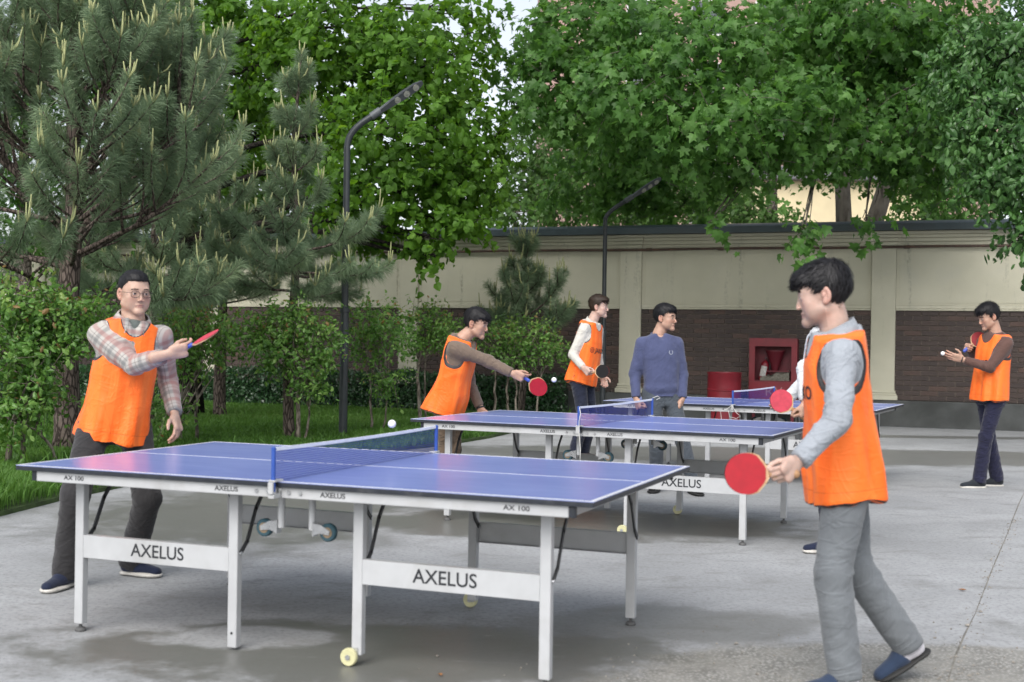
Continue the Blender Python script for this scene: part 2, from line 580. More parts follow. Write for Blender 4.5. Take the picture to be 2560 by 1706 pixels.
wall = thing('boundary_wall', 'long beige stucco wall with brown brick panels and dark metal coping behind the court', 'wall', (WALL_O[0], WALL_O[1], 0), WALL_A)
S0, S1 = -24.0, 15.0
MB().box(S0, S1, -0.10, 0.25, -0.2, 0.446, 0.01).build('plinth', M_PLINTH, wall)
MB().box(S0, S1, 0.02, 0.25, 0.446, 3.313).build('wall_core', M_MORTAR, wall)
mb = MB()
for y0, z0, z1 in ((-0.050, 3.075, 3.135), (-0.075, 3.138, 3.20), (-0.11, 3.203, 3.255), (-0.15, 3.258, 3.312)):
    mb.box(S0, S1, y0, 0.0, z0, z1, 0.006)
mb.build('cornice', M_STUCCO, wall)
cap = MB().add([(S0, -0.27, 3.316), (S1, -0.27, 3.316), (S1, -0.27, 3.43), (S0, -0.27, 3.43), (S0, -0.20, 3.462), (S1, -0.20, 3.462), (S1, 0.42, 3.54), (S0, 0.42, 3.54), (S0, 0.42, 3.316), (S1, 0.42, 3.316)],
               [(0, 1, 2, 3), (3, 2, 5, 4), (4, 5, 6, 7), (7, 6, 9, 8), (0, 8, 9, 1), (0, 3, 4, 7, 8), (1, 9, 6, 5, 2)]).build('coping', M_CAPM, wall)
mb = MB()
for k in range(12):
    s_ = S0 + 1.3 + k * 3.25
    mb.box(s_, s_ + 0.02, -0.274, -0.262, 3.318, 3.436)
mb.build('coping_seam', M_CAPM, wall)
# pipe slung under the cornice, with sag and sleeves
pts = [(s_, -0.088 - 0.004 * math.sin(s_ * 3.1), 3.045 + 0.006 * math.sin(s_ * 1.7)) for s_ in np.linspace(S0, S1, 60)]
pipe = MB().tube(pts, 0.021, 8).build('pipe', M_RUST, wall, smooth=True)
for s_ in (-5.0, -0.55, 0.75, 3.9, 6.4):
    MB().lathe([(0.029, -0.05), (0.029, 0.05)], 10, 'X', (s_, -0.088, 3.045)).build('sleeve', M_RUST, pipe)
PIL = [-18.577, -14.155, -9.733, -5.311, -0.889, 3.533, 7.955, 12.377]
PW = 0.20
for s_ in PIL:
    p = MB().box(s_ - PW, s_ + PW, -0.07, 0.02, 0.447, 3.074, 0.008).build('pilaster', M_STUCCO, wall)
    mb = MB()
    for dw, dy, z0, z1 in ((0.055, 0.055, 0.449, 0.53), (0.035, 0.035, 0.532, 0.565), (0.02, 0.022, 0.567, 0.61)):
        mb.box(s_ - PW - dw, s_ + PW + dw, -0.07 - dy, -0.003, z0, z1, 0.01)
    mb.build('base_moulding', M_STUCCO, p)
    mb = MB()
    for dw, dy, z0, z1 in ((0.012, 0.10, 3.077, 3.132), (0.03, 0.115, 3.141, 3.197), (0.045, 0.145, 3.206, 3.252), (0.06, 0.18, 3.261, 3.309)):
        mb.box(s_ - PW - dw, s_ + PW + dw, -dy, -0.004, z0, z1, 0.006)
    mb.build('capital', M_STUCCO, p)
# brick fields
ROWS, Z0B, Z1B = 18, 0.450, 1.968
RP = (Z1B - Z0B) / ROWS
def brick_mesh(w):
    w2, d, h2, b = w / 2, 0.030, (RP - 0.011) / 2, 0.003
    V = [(-w2, 0, -h2), (w2, 0, -h2), (w2, 0, h2), (-w2, 0, h2), (-w2, -d + b, -h2), (w2, -d + b, -h2), (w2, -d + b, h2), (-w2, -d + b, h2),
         (-w2 + b, -d, -h2 + b), (w2 - b, -d, -h2 + b), (w2 - b, -d, h2 - b), (-w2 + b, -d, h2 - b)]
    F = [(0, 1, 5, 4), (1, 2, 6, 5), (2, 3, 7, 6), (3, 0, 4, 7), (4, 5, 9, 8), (5, 6, 10, 9), (6, 7, 11, 10), (7, 4, 8, 11), (8, 9, 10, 11)]
    return V, F
all_bricks = []
panels = []
for bi in range(len(PIL) - 1):
    a, b = PIL[bi] + PW + 0.004, PIL[bi + 1] - PW - 0.004
    bp = (b - a) / 14.5
    pan = MB().box(a, b, -0.004, 0.019, Z0B, Z1B).build('brick_panel', M_MORTAR, wall)
    panels.append(pan)
    up = MB().box(a, b, -0.030, 0.019, 2.062, 3.0725).build('stucco_panel', M_STUCCO, wall)
    MB().box(a, b, -0.050, 0.018, 2.003, 2.059, 0.006).box(a, b, -0.062, 0.018, Z1B + 0.002, 2.0005, 0.006).build('ledge', M_STUCCO, wall)
    MB().box(a + 0.05, b - 0.05, -0.036, -0.031, 2.10, 2.108).box(a + 0.05, a + 0.058, -0.036, -0.031, 2.109, 3.05).box(b - 0.058, b - 0.05, -0.036, -0.031, 2.109, 3.05).build('panel_border', M_STUCCO, up)
    for r_ in range(ROWS):
        z = Z0B + (r_ + 0.5) * RP
        x = a
        first = bp / 2 if r_ % 2 else bp
        seq = []
        while x < b - 0.01:
            w = first if not seq else bp
            w = min(w, b - x)
            seq.append((x + w / 2, w)); x += w
        for cx, w in seq:
            all_bricks.append((cx, z, w - 0.011, bi))
M_B = {}
def bmesh_for(w):
    k = round(w, 3)
    if k not in M_B:
        V, F = brick_mesh(w)
        M_B[k] = to_mesh('brick', np.array(V), F, M_BRICK)
    return M_B[k]
vis = sorted([b for b in all_bricks if b[0] < 5.95], key=lambda b: -b[0])
single = set(id(b) for b in vis[:300])
rest = {}
for b in all_bricks:
    if id(b) in single:
        o = obj('brick', bmesh_for(b[2]), panels[b[3]], (b[0], -0.002 - 0.003 * rng.random() + 0.0, b[1]))
    else:
        rest.setdefault(b[3], []).append(b)
for bi, bl in rest.items():
    VV, FF, rr = [], [], []
    for cx, z, w, _ in bl:
        V, F = brick_mesh(w)
        base = len(VV); dy = -0.002 - 0.003 * rng.random()
        VV += [(x + cx, y + dy, zz + z) for x, y, zz in V]
        FF += [tuple(i + base for i in f) for f in F]
        rr += [rng.random()] * len(V)
    o = obj('bricks', to_mesh('bricks', np.array(VV), FF, M_BRICK, attrs={'rnd': rr}), panels[bi])
    tag(o, kind='stuff')

# ---- buildings far behind --------------------------------------------
M_PINK = pm('pinkish_facade', (0.40, 0.27, 0.235), 0.85, 0.1, 1.2, 0.2, 30)
M_CREAM = pm('cream_render', (0.66, 0.56, 0.36), 0.85, 0.08, 1.0, 0.2, 30)
M_GLASS = pm('window_glass', (0.05, 0.06, 0.07), 0.12, 0.1, 3, spec=0.8)
M_WFRAME = pm('white_window_frame', (0.7, 0.7, 0.68), 0.5, 0.05, 5)
M_ROOF = pm('grey_roof', (0.14, 0.14, 0.15), 0.7, 0.2, 3)
def building(name, label, x0, x1, y0, y1, h, mt, wx, wz, ww, wh, floors, cols, roof_over=0.4):
    b = thing(name, label, 'building', ((x0 + x1) / 2, y0, 0))
    hw = (x1 - x0) / 2
    MB().box(-hw, hw, 0, y1 - y0, 0, h).build('wall', mt, b)
    MB().box(-hw - roof_over, hw + roof_over, -roof_over, y1 - y0 + roof_over, h + 0.005, h + 0.5, 0.05).build('roof', M_ROOF, b)
    for f in range(floors):
        MB().box(-hw - 0.05, hw + 0.05, -0.08, -0.005, wz + f * 3.1 - 0.75, wz + f * 3.1 - 0.6).build('string_course', mt, b)
        for c in range(cols):
            x = -hw + wx + c * (2 * hw - 2 * wx) / max(cols - 1, 1); z = wz + f * 3.1
            w = MB()
            for q in ((x - ww / 2 - .07, x - ww / 2, z, z + wh), (x + ww / 2, x + ww / 2 + .07, z, z + wh), (x - ww / 2 - .07, x + ww / 2 + .07, z + wh + .002, z + wh + .08), (x - ww / 2 - .07, x + ww / 2 + .07, z - .08, z - .002), (x - .03, x + .03, z, z + wh)):
                w.box(q[0], q[1], -0.10, 0.03, q[2], q[3])
            wo = w.build('window', M_WFRAME, b)
            MB().box(x - ww / 2, x + ww / 2, -0.04, 0.02, z, z + wh).build('pane', M_GLASS, wo)
building('apartment_tower', 'tall pinkish brown apartment block rising behind the plane trees', 1.25, 24.0, 62.0, 76.0, 27.0, M_PINK, 5.0, 1.2, 1.5, 1.6, 8, 5)
building('low_building', 'low cream rendered building glimpsed over the wall between plane tree trunks', 7.8, 15.0, 46.0, 54.0, 7.4, M_CREAM, 2.9, 3.6, 1.2, 1.4, 1, 2)

# ---- loose grit on the worn patch and along the joint
def grit():
    n = 900
    x = rng.normal(1.75, 0.75, n); y = rng.normal(5.0, 0.5, n)
    k = n // 3
    y[:k] = rng.uniform(4.0, 10.0, k); x[:k] = jx(y[:k]) + rng.normal(0, 0.035, k)
    s_ = rng.uniform(0.002, 0.0065, n) * np.where(rng.random(n) < 0.06, 1.8, 1.0)
    T_ = np.array([(1, 0, 0), (-1, 0, 0), (0, 1, 0), (0, -1, 0), (0, 0, 0.7), (0, 0, -0.7)], float)
    TF = np.array([(0, 2, 4), (2, 1, 4), (1, 3, 4), (3, 0, 4), (2, 0, 5), (1, 2, 5), (3, 1, 5), (0, 3, 5)])
    jit = 1 + 0.35 * rng.normal(size=(n, 6, 1))
    V = T_[None] * jit * s_[:, None, None]
    a = rng.uniform(0, 6.28, n); c, q = np.cos(a)[:, None], np.sin(a)[:, None]
    V = np.stack([V[:, :, 0] * c - V[:, :, 1] * q, V[:, :, 0] * q + V[:, :, 1] * c, V[:, :, 2]], 2) + np.stack([x, y, s_ * 0.4], 1)[:, None, :]
    F = (np.arange(n)[:, None, None] * 6 + TF[None]).reshape(-1, 3)
    o = obj('grit', to_mesh('grit', V.reshape(-1, 3), F, pm('grey_grit', (0.27, 0.25, 0.22), 0.9, 0.4, 40)))
    tag(o, 'loose grey grit scattered over the worn pavement at the right', 'grit', kind='stuff')
grit()
# ================================================================== TABLES
def table_blue():
    m, nt, out = _new('table_blue_laminate'); g = NT(nt)
    co = g.coord('Object')
    big = g.noise(co, 1.6, 4)
    c = g.mix(g.smooth(big, 0.3, 0.7), (0.195, 0.25, 0.57), (0.225, 0.285, 0.61))
    smear = g.noise(g.mapping(co, (1.2, 7, 1), (0, 0, 0.4)), 2.5, 7, 0.7, 0.6)
    c = g.mix(g.math('MULTIPLY', g.smooth(smear, 0.5, 0.8), 0.22), c, (0.33, 0.38, 0.64))
    r = g.math('ADD', 0.17, g.math('MULTIPLY', smear, 0.14))
    h = g.noise(g.mapping(co, (1, 1, 1)), 420, 2)
    g.l(g.bsdf(c, r, 0, 0.85, g.bump(h, 0.03, 0.001)), out.inputs[0])
    return m
M_BLUE = table_blue()
M_EDGE = pm('dark_edge_band', (0.016, 0.02, 0.028), 0.45, 0.2, 30, dirt=(0.12, 0.12, 0.12), dirt_amt=0.35)
M_LINE = pm('white_court_line', (0.62, 0.64, 0.70), 0.4, 0.08, 40)
M_WHITE = pm('white_powder_coat', (0.46, 0.47, 0.48), 0.38, 0.06, 6, 0.05, 300, dirt=(0.30, 0.29, 0.27), dirt_amt=0.5)
M_INK = pm('black_print', (0.018, 0.020, 0.024), 0.5, 0.1, 50)
M_BRACE = pm('black_steel', (0.02, 0.021, 0.023), 0.4, 0.2, 20)
M_ZINC = pm('zinc_steel', (0.55, 0.56, 0.57), 0.3, 0.1, 30, metallic=0.85)
M_TYRE = pm('blue_grey_rubber', (0.022, 0.065, 0.085), 0.5, 0.15, 30)
M_HUBT = pm('tan_hub', (0.22, 0.16, 0.10), 0.5, 0.1, 30)
M_NYLON = pm('yellowed_nylon', (0.60, 0.58, 0.34), 0.42, 0.06, 20)
M_NETB = pm('blue_net_thread', (0.030, 0.045, 0.30), 0.7, 0.1, 30)
M_POST = pm('blue_net_post', (0.025, 0.08, 0.36), 0.45, 0.1, 10)
M_BAND = pm('white_net_tape', (0.78, 0.80, 0.84), 0.8, 0.04, 30, 0.2)
M_FOOT = pm('grey_rubber_foot', (0.09, 0.09, 0.09), 0.7, 0.2, 30)
M_CORD = pm('white_cord', (0.75, 0.74, 0.70), 0.8, 0.05, 30)

def text_mesh(txt, height, mat, sx=1.0, bold=0.0, extr=0.0006, space=1.0):
    cu = bpy.data.curves.new('lettering', 'FONT')
    cu.body = txt
    cu.align_x = 'CENTER'; cu.align_y = 'CENTER'
    cu.size = height / 0.72
    cu.offset = bold * height
    cu.extrude = extr
    cu.space_character = space
    cu.resolution_u = 4
    t = bpy.data.objects.new('lettering', cu)
    COL.objects.link(t)
    dg = bpy.context.evaluated_depsgraph_get()
    me = bpy.data.meshes.new_from_object(t.evaluated_get(dg))
    bpy.data.objects.remove(t, do_unlink=True)
    bpy.data.curves.remove(cu)
    me.materials.clear(); me.materials.append(mat)
    n = len(me.vertices)
    a = np.empty(n * 3, np.float32); me.vertices.foreach_get('co', a); a = a.reshape(-1, 3)
    a[:, 0] *= sx
    me.vertices.foreach_set('co', a.ravel()); me.update()
    return me

def text_on_front(txt, x, y, z, height, parent, face=-1, sx=1.0, bold=0.0, mat=None, space=1.0):
    """upright lettering on a face looking along -Y (face=-1) or +Y (face=1)"""
    o = obj('lettering', text_mesh(txt, height, mat or M_INK, sx, bold, space=space), parent)
    o.location = (x, y, z)
    o.rotation_euler = (R(90), 0, 0 if face < 0 else R(180))
    return o

def make_table(label):
    t = thing('table_tennis_table', label, 'table', group='folding table tennis tables on the court')
    ZT = 0.76
    for hs in (-1, 1):
        u0, u1 = hs * 0.003, hs * 1.37
        board = MB().box(u0, u1, -0.7625, 0.7625, 0.738, 0.7575, 0.002).build('tabletop', M_EDGE, t)
        MB().box(u0, hs * 1.369, -0.7615, 0.7615, 0.7577, ZT).build('playing_surface', M_BLUE, board)
        lm = MB()
        zt0, zt1 = ZT + 0.0003, ZT + 0.0012
        lm.box(hs * 1.349, hs * 1.369, -0.7615, 0.7615, zt0, zt1)
        lm.box(u0, hs * 1.3488, -0.7615, -0.7415, zt0, zt1)
        lm.box(u0, hs * 1.3488, 0.7415, 0.7615, zt0, zt1)
        lm.box(u0, hs * 1.3488, -0.003, 0.003, zt0, zt1)
        lm.build('court_line', M_LINE, board)
        for sv in (-1, 1):
            rail = MB().box(hs * 0.012, hs * 1.265, sv * 0.722, sv * 0.746, 0.692, 0.7375, 0.003).build('side_rail', M_WHITE, t)
            yf = sv * 0.7465
            for txt, uu, hh in (('AXELUS', 0.255, 0.021), ('AX 100', 1.055 if sv * hs > 0 or True else 1.0, 0.020)):
                text_on_front(txt, hs * uu, yf, 0.715, hh, rail, face=sv, sx=1.12 if txt[2] == 'E' else 1.25, bold=0.022)
            for uu in (0.05, 0.105):
                MB().lathe([(0.0085, -0.004), (0.0085, 0.004)], 12, 'Y', (hs * uu, sv * 0.7475, 0.716)).build('bolt', M_ZINC, rail)
            MB().box(hs * 1.2655, hs * 1.292, sv * 0.7225, sv * 0.7455, 0.6925, 0.737, 0.002).build('rail_end_cap', M_EDGE, rail)
        MB().box(hs * 1.262, hs * 1.284, -0.7215, 0.7215, 0.698, 0.7372, 0.002).build('end_rail', M_WHITE, t)
        for vv in (-0.25, 0.25):
            MB().box(hs * 0.02, hs * 1.26, vv - 0.015, vv + 0.015, 0.705, 0.7372).build('under_rail', M_BRACE, t)
        for sv in (-1, 1):
            vo = sv * 0.60
            for which, uu in (('o', 1.13), ('i', 0.304)):
                zb = 0.035 if which == 'o' else (0.045 if hs > 0 else 0.012)
                leg = MB().box(hs * uu - 0.023, hs * uu + 0.023, vo - 0.019, vo + 0.019, zb, 0.7365, 0.004).build('leg', M_WHITE, t)
                if which == 'o':
                    MB().lathe([(0.0, 0.0), (0.024, 0.0), (0.026, 0.006), (0.02, 0.016), (0.008, 0.02), (0.008, 0.034)], 12, 'Z', (hs * uu, vo, 0.0)).build('foot', M_FOOT, leg, angle=40)
                elif hs > 0:
                    wc = (hs * uu - 0.026, vo + sv * 0.031, 0.038)
                    MB().lathe([(0.018, -0.011), (0.034, -0.012), (0.037, -0.008), (0.038, 0.0), (0.037, 0.008), (0.034, 0.012), (0.018, 0.011)], 24, 'Y', wc).build('wheel', M_NYLON, leg, angle=40)
                    MB().lathe([(0.011, -0.016), (0.011, 0.016)], 12, 'Y', wc).build('axle', M_ZINC, leg)
                    MB().box(wc[0] - 0.01, hs * uu + 0.01, vo + sv * 0.0195, vo + sv * 0.0235, 0.03, 0.075).build('axle_plate', M_ZINC, leg)
                else:
                    MB().lathe([(0.006, -0.001), (0.006, 0.001)], 10, 'Y', (hs * uu, vo + sv * 0.0195, 0.075)).build('hole', M_BRACE, leg)
                # folding stay running in under the top
                vi = -sv
                a_ = np.array([hs * uu + 0.027, vo, 0.42]); b_ = a_ + [0, vi * 0.05, 0.045]; c_ = a_ + [0, vi * 0.115, 0.18]; d_ = a_ + [0, vi * 0.21, 0.295]
                st = MB()
                for p, q in ((a_, b_), (b_, c_), (c_, d_)):
                    dv = q - p; n_ = np.array([0, -dv[2], dv[1]]); n_ = n_ / np.linalg.norm(n_) * 0.009
                    ex = np.array([0.004, 0, 0]); p2 = p - dv * 0.04; q2 = q + dv * 0.04
                    st.add([p2 - n_ - ex, p2 + n_ - ex, q2 + n_ - ex, q2 - n_ - ex, p2 - n_ + ex, p2 + n_ + ex, q2 + n_ + ex, q2 - n_ + ex],
                           [(0, 3, 2, 1), (4, 5, 6, 7), (0, 1, 5, 4), (1, 2, 6, 5), (2, 3, 7, 6), (3, 0, 4, 7)])
                sto = st.build('folding_stay', M_BRACE, t)
                MB().lathe([(0.008, -0.006), (0.008, 0.006)], 10, 'X', tuple(a_)).build('pivot_bolt', M_ZINC, sto)
            ua, ub = hs * (0.304 + 0.0235), hs * (1.13 - 0.0235)
            pan = MB()
            yo = vo + sv * 0.0155
            pan.box(ua, ub, yo - 0.0012, yo + 0.0012, 0.340, 0.442)
            pan.box(ua, ub, yo - sv * 0.0013, yo - sv * 0.032, 0.4395, 0.442)
            pan.box(ua, ub, yo - sv * 0.0013, yo - sv * 0.032, 0.340, 0.3425)
            po = pan.build('crossbar', M_WHITE, t)
            text_on_front('AXELUS', hs * 0.70, yo + sv * 0.0018, 0.392, 0.058, po, face=sv, sx=1.0, bold=0.014)
    # caster frames under the net
    for sv in (-1, 1):
        vy = sv * 0.60
        pts = [(-0.075, vy, 0.545)] + [(-0.075 * math.cos(a), vy, 0.655 + 0.075 * math.sin(a)) for a in np.linspace(0, math.pi, 13)] + [(0.075, vy, 0.545)]
        fr = MB().tube(pts, 0.0155, 10).build('caster_frame', M_WHITE, t, angle=50)
        MB().box(-0.02, 0.02, vy - sv * 0.06, vy + sv * 0.12, 0.728, 0.7372).build('hinge_plate', M_WHITE, fr)
        for hs in (-1, 1):
            c = (hs * 0.155, vy + 0.0, 0.54)
            wh = MB().lathe([(0.022, -0.012), (0.034, -0.013), (0.0385, -0.008), (0.0385, 0.008), (0.034, 0.013), (0.022, 0.012)], 24, 'Y', c).build('caster_wheel', M_TYRE, t, angle=40)
            MB().lathe([(0.008, -0.0135), (0.0225, -0.0135), (0.0225, 0.0135), (0.008, 0.0135)], 18, 'Y', c).build('hub', M_HUBT, wh)
            fk = MB()
            for dy in (-0.018, 0.018):
                x0 = hs * 0.092; yq = c[1] + dy
                P = [(x0, 0.525), (x0, 0.575), (hs * 0.125, 0.572), (hs * 0.170, 0.548), (hs * 0.166, 0.530), (hs * 0.12, 0.535)]
                V = [(px, yq - 0.0015, pz) for px, pz in P] + [(px, yq + 0.0015, pz) for px, pz in P]
                n = len(P)
                fk.add(V, [tuple(range(n)), tuple(range(2 * n - 1, n - 1, -1))] + [(i, (i + 1) % n, n + (i + 1) % n, n + i) for i in range(n)])
            fk.box(hs * 0.086, hs * 0.0915, c[1] - 0.0195, c[1] + 0.0195, 0.52, 0.58)
            fko = fk.build('caster_fork', M_ZINC, t)
            MB().lathe([(0.007, -0.021), (0.007, 0.021)], 10, 'Y', c).build('axle', M_ZINC, fko)
    # net
    YN = 0.788
    for sv in (-1, 1):
        pst = MB().tube([(0, sv * YN, 0.72), (0, sv * YN, 0.896)], 0.0095, 10).build('net_post', M_POST, t, angle=50)
        cl = MB().box(-0.016, 0.016, sv * 0.735, sv * 0.800, 0.7615, 0.770, 0.002).box(-0.014, 0.014, sv * 0.7485, sv * 0.806, 0.694, 0.712, 0.003).box(-0.012, 0.012, sv * 0.800, sv * 0.812, 0.712, 0.7613, 0.003)
        cl.build('net_clamp', M_WHITE, pst)
        MB().lathe([(0.0105, -0.006), (0.0105, 0.004), (0.0, 0.008)], 10, 'Z', (0, sv * YN, 0.898)).build('post_cap', M_POST, pst, angle=40)
    V, F = [], []
    zlo, zhi, pit, th = 0.764, 0.899, 0.0100, 0.0011
    def sag(y): return -0.006 * (1 - (y / YN) ** 2)
    nv = int((zhi - zlo) / pit)
    ys = np.linspace(-YN + 0.012, YN - 0.012, 40)
    for j in range(nv):
        for k in range(len(ys) - 1):
            z0 = zlo + j * pit
            za, zb = z0 + sag(ys[k]) * (j / nv), z0 + sag(ys[k + 1]) * (j / nv)
            b = len(V)
            V += [(0.0, ys[k], za - th), (0.0, ys[k + 1], zb - th), (0.0, ys[k + 1], zb + th), (0.0, ys[k], za + th)]
            F.append((b, b + 1, b + 2, b + 3))
    for y in np.arange(-YN + 0.016, YN - 0.016, pit):
        b = len(V)
        V += [(0.0007, y - th, zlo), (0.0007, y + th, zlo), (0.0007, y + th, zhi + sag(y)), (0.0007, y - th, zhi + sag(y))]
        F.append((b, b + 1, b + 2, b + 3))
    net = obj('net', to_mesh('net', np.array(V), F, M_NETB), t)
    V, F = [], []
    for i, y in enumerate(ys):
        s_ = sag(y)
        for dx, dz in ((-0.003, 0.889), (0.003, 0.889), (0.0035, 0.903), (-0.0035, 0.903)):
            V.append((dx, y, dz + s_))
    for i in range(len(ys) - 1):
        for k in range(4):
            F.append((i * 4 + k, i * 4 + (k + 1) % 4, i * 4 + 4 + (k + 1) % 4, i * 4 + 4 + k))
    obj('net_tape', to_mesh('net_tape', np.array(V), F, M_BAND), net)
    return t

TABLES = [((-0.6811, 5.8604), -0.3755, 'nearest table tennis table, blue top, filling the foreground'),
          ((0.8123, 9.4679), -0.442, 'middle blue table tennis table, just behind the foreground one'),
          ((2.5119, 12.9018), -0.4607, 'farthest table tennis table, in front of the red barrel')]
table0 = make_table(TABLES[0][2])
tabs = [table0] + [copy_tree(table0) for _ in TABLES[1:]]
for o, ((x, y), a, lab) in zip(tabs, TABLES):
    o.location = (x, y, 0); o.rotation_euler = (0, 0, a); o['label'] = lab
# loose net cords on the two tables behind
for o, pts in ((tabs[1], [(0.01, -0.802, 0.90), (0.03, -0.83, 0.86), (0.014, -0.815, 0.80), (0.02, -0.822, 0.70), (0.03, -0.819, 0.60), (0.028, -0.823, 0.50)]),
               (tabs[2], [(0.0, -0.820, 0.76), (-0.05, -0.83, 0.72), (-0.11, -0.823, 0.70), (-0.10, -0.825, 0.62), (-0.085, -0.82, 0.50)]),
               (tabs[2], [(0.01, -0.82, 0.75), (0.05, -0.83, 0.69), (0.09, -0.825, 0.66), (0.05, -0.83, 0.635), (-0.02, -0.825, 0.65), (-0.03, -0.825, 0.71)]),
               (tabs[1], [(0.0, 0.79, 0.908), (0.04, 0.805, 0.925), (0.06, 0.81, 0.91), (0.03, 0.80, 0.895)])):
    MB().tube(pts, 0.0022, 6).build('cord', M_CORD, o, smooth=True)
# ================================================================== PLANTS
def at(px, py, Y):
    """world point at distance Y for a direction given in survey units of the 2560x1706 plan sheet"""
    x2 = (px - 1280) / 3126.0; y2 = (853 - py) / 3126.0
    c, s = math.cos(ROLL), math.sin(ROLL)
    return np.array([(c * x2 - s * y2) * Y, Y, 1.3544 + (s * x2 + c * y2) * Y])

def bark(name, a, b, scale=14.0, plates=True):
    m, nt, out = _new(name); g = NT(nt)
    co = g.coord('Object')
    st = g.mapping(co, (1, 1, 0.28))
    n1 = g.noise(st, scale, 6, 0.65, 0.3)
    v = g.n('ShaderNodeTexVoronoi', feature='DISTANCE_TO_EDGE'); g.l(st, v.inputs['Vector']); v.inputs['Scale'].default_value = scale * 1.6
    crack = g.smooth(v.outputs['Distance'], 0.02, 0.16) if plates else g.smooth(n1, 0.35, 0.5)
    c = g.mix(g.smooth(n1, 0.3, 0.72), a, b)
    c = g.mix(crack, tuple(q * 0.45 for q in a), c)
    h = g.math('ADD', g.math('MULTIPLY', crack, 0.7), g.math('MULTIPLY', n1, 0.5))
    g.l(g.bsdf(c, 0.9, 0, 0.2, g.bump(h, 0.8, 0.02)), out.inputs[0])
    return m
M_BARKG = bark('grey_bark', (0.12, 0.10, 0.085), (0.26, 0.23, 0.20))
M_BARKP = bark('pine_bark', (0.10, 0.078, 0.066), (0.21, 0.168, 0.145))
M_BARKD = bark('dark_bark', (0.022, 0.018, 0.015), (0.05, 0.043, 0.037))
M_BARKL = bark('pale_plane_bark', (0.085, 0.075, 0.06), (0.165, 0.15, 0.125), 5.0, False)
M_TWIG = bark('shrub_bark', (0.15, 0.125, 0.10), (0.30, 0.26, 0.22), 20.0, False)

def nrmz(a):
    return a / (np.linalg.norm(a, axis=-1, keepdims=True) + 1e-9)

# leaf outlines: (points, centre); fan triangles around the centre
def fan(outline, centre, cup=0.12, droop=0.15):
    P = [centre] + outline
    V = np.array([(x, y, -cup * abs(x) * 1.0 - droop * y * y) for x, y in P], float)
    V[0, 2] += 0.02
    n = len(outline)
    F = np.array([(0, 1 + i, 1 + (i + 1) % n) for i in range(n)])
    return V, F
def mirror(half):
    return half + [(-x, y) for x, y in reversed(half) if abs(x) > 1e-6]
LEAF_PLANE = fan(mirror([(0, 0.05), (0.20, -0.02), (0.46, 0.10), (0.30, 0.27), (0.56, 0.56), (0.24, 0.55), (0, 1.0)]), (0, 0.36), 0.18, 0.28)
LEAF_HEART = fan(mirror([(0, 0.06), (0.30, 0.02), (0.47, 0.32), (0.27, 0.72), (0, 1.0)]), (0, 0.4), 0.22, 0.22)
LEAF_OVAL = fan(mirror([(0, 0), (0.27, 0.35), (0.22, 0.72), (0, 1.0)]), (0, 0.45), 0.35, 0.25)
LEAF_SMALL = (np.array([(0, 0, 0), (0.28, 0.45, -0.1), (0, 1, -0.2), (-0.28, 0.45, -0.1)], float), np.array([(0, 1, 2), (0, 2, 3)]))

def leaves_mesh(name, pos, dirs, nrm, size, rnd, tmpl, mat):
    TV, TF = tmpl
    dirs = nrmz(dirs)
    nrm = nrmz(nrm - dirs * np.sum(nrm * dirs, 1, keepdims=True))
    side = np.cross(dirs, nrm)
    k = len(TV); n = len(pos)
    V = (pos[:, None, :] + size[:, None, None] * (TV[None, :, 0:1] * side[:, None, :] + TV[None, :, 1:2] * dirs[:, None, :] + TV[None, :, 2:3] * nrm[:, None, :])).reshape(-1, 3)
    F = (np.arange(n)[:, None, None] * k + TF[None]).reshape(-1, 3)
    return to_mesh(name, V, F, mat, attrs={'rnd': np.repeat(np.clip(rnd, 0, 1), k)})

def crown_points(r, blobs, n, shell=2.6):
    """twig origins spread through ellipsoids, denser to the outside; returns points, outward vectors, blob index"""
    wts = np.array([b[1][0] * b[1][1] * b[1][2] for b in blobs]) ** 0.6
    wts = np.array([w * (b[2] if len(b) > 2 else 1) for w, b in zip(wts, blobs)])
    idx = r.choice(len(blobs), n, p=wts / wts.sum())
    C = np.array([b[0] for b in blobs])[idx]; Rr = np.array([b[1] for b in blobs])[idx]
    d = nrmz(r.normal(size=(n, 3)))
    rad = r.random(n) ** (1 / shell)
    wob = 1 + 0.22 * vnoise(d * 2.3 + C, 4)
    P = C + d * Rr * (rad * wob)[:, None]
    return P, d, idx

def crown_leaves(r, P, out, per, twig, size, tmpl, mat, name='foliage', droop=0.35, up=0.8, spread=0.5, tip=None, tmean=0.45):
    n = len(P)
    td = nrmz(out * 0.8 + r.normal(size=(n, 3)) * spread + np.array([0, 0, -droop]))
    L = twig * r.uniform(0.6, 1.3, n)
    rep = np.repeat(np.arange(n), per)
    t = np.tile(np.linspace(0.05, 1, per), n) + r.uniform(-0.05, 0.05, n * per)
    pos = P[rep] + td[rep] * (L[rep] * t)[:, None] + np.array([0, 0, -1.0]) * (droop * 0.5 * L[rep] * t * t)[:, None]
    pos = pos + r.normal(size=pos.shape) * twig * 0.10
    ld = nrmz(td[rep] * 0.5 + r.normal(size=pos.shape) * 0.75 + np.array([0, 0, -droop * 1.3]))
    nm = np.array([0, -0.25, up * 0.6]) + out[rep] * 0.75 + r.normal(size=pos.shape) * 0.5
    sz = size * r.uniform(0.38, 1.3, len(pos))
    base = np.repeat(r.normal(0, 0.16, n), per)
    rn = tmean + base + r.normal(0, 0.12, len(pos))
    if tip is not None:
        rn = np.minimum(rn, 0.70) + tip(pos)
    return leaves_mesh(name, pos, ld, nm, sz, rn, tmpl, mat), td, L

def taper_tube(mb, pts, r0, r1, n=7):
    m = len(pts)
    mb.tube(pts, [r0 + (r1 - r0) * (i / (m - 1)) ** 0.8 for i in range(m)], n)

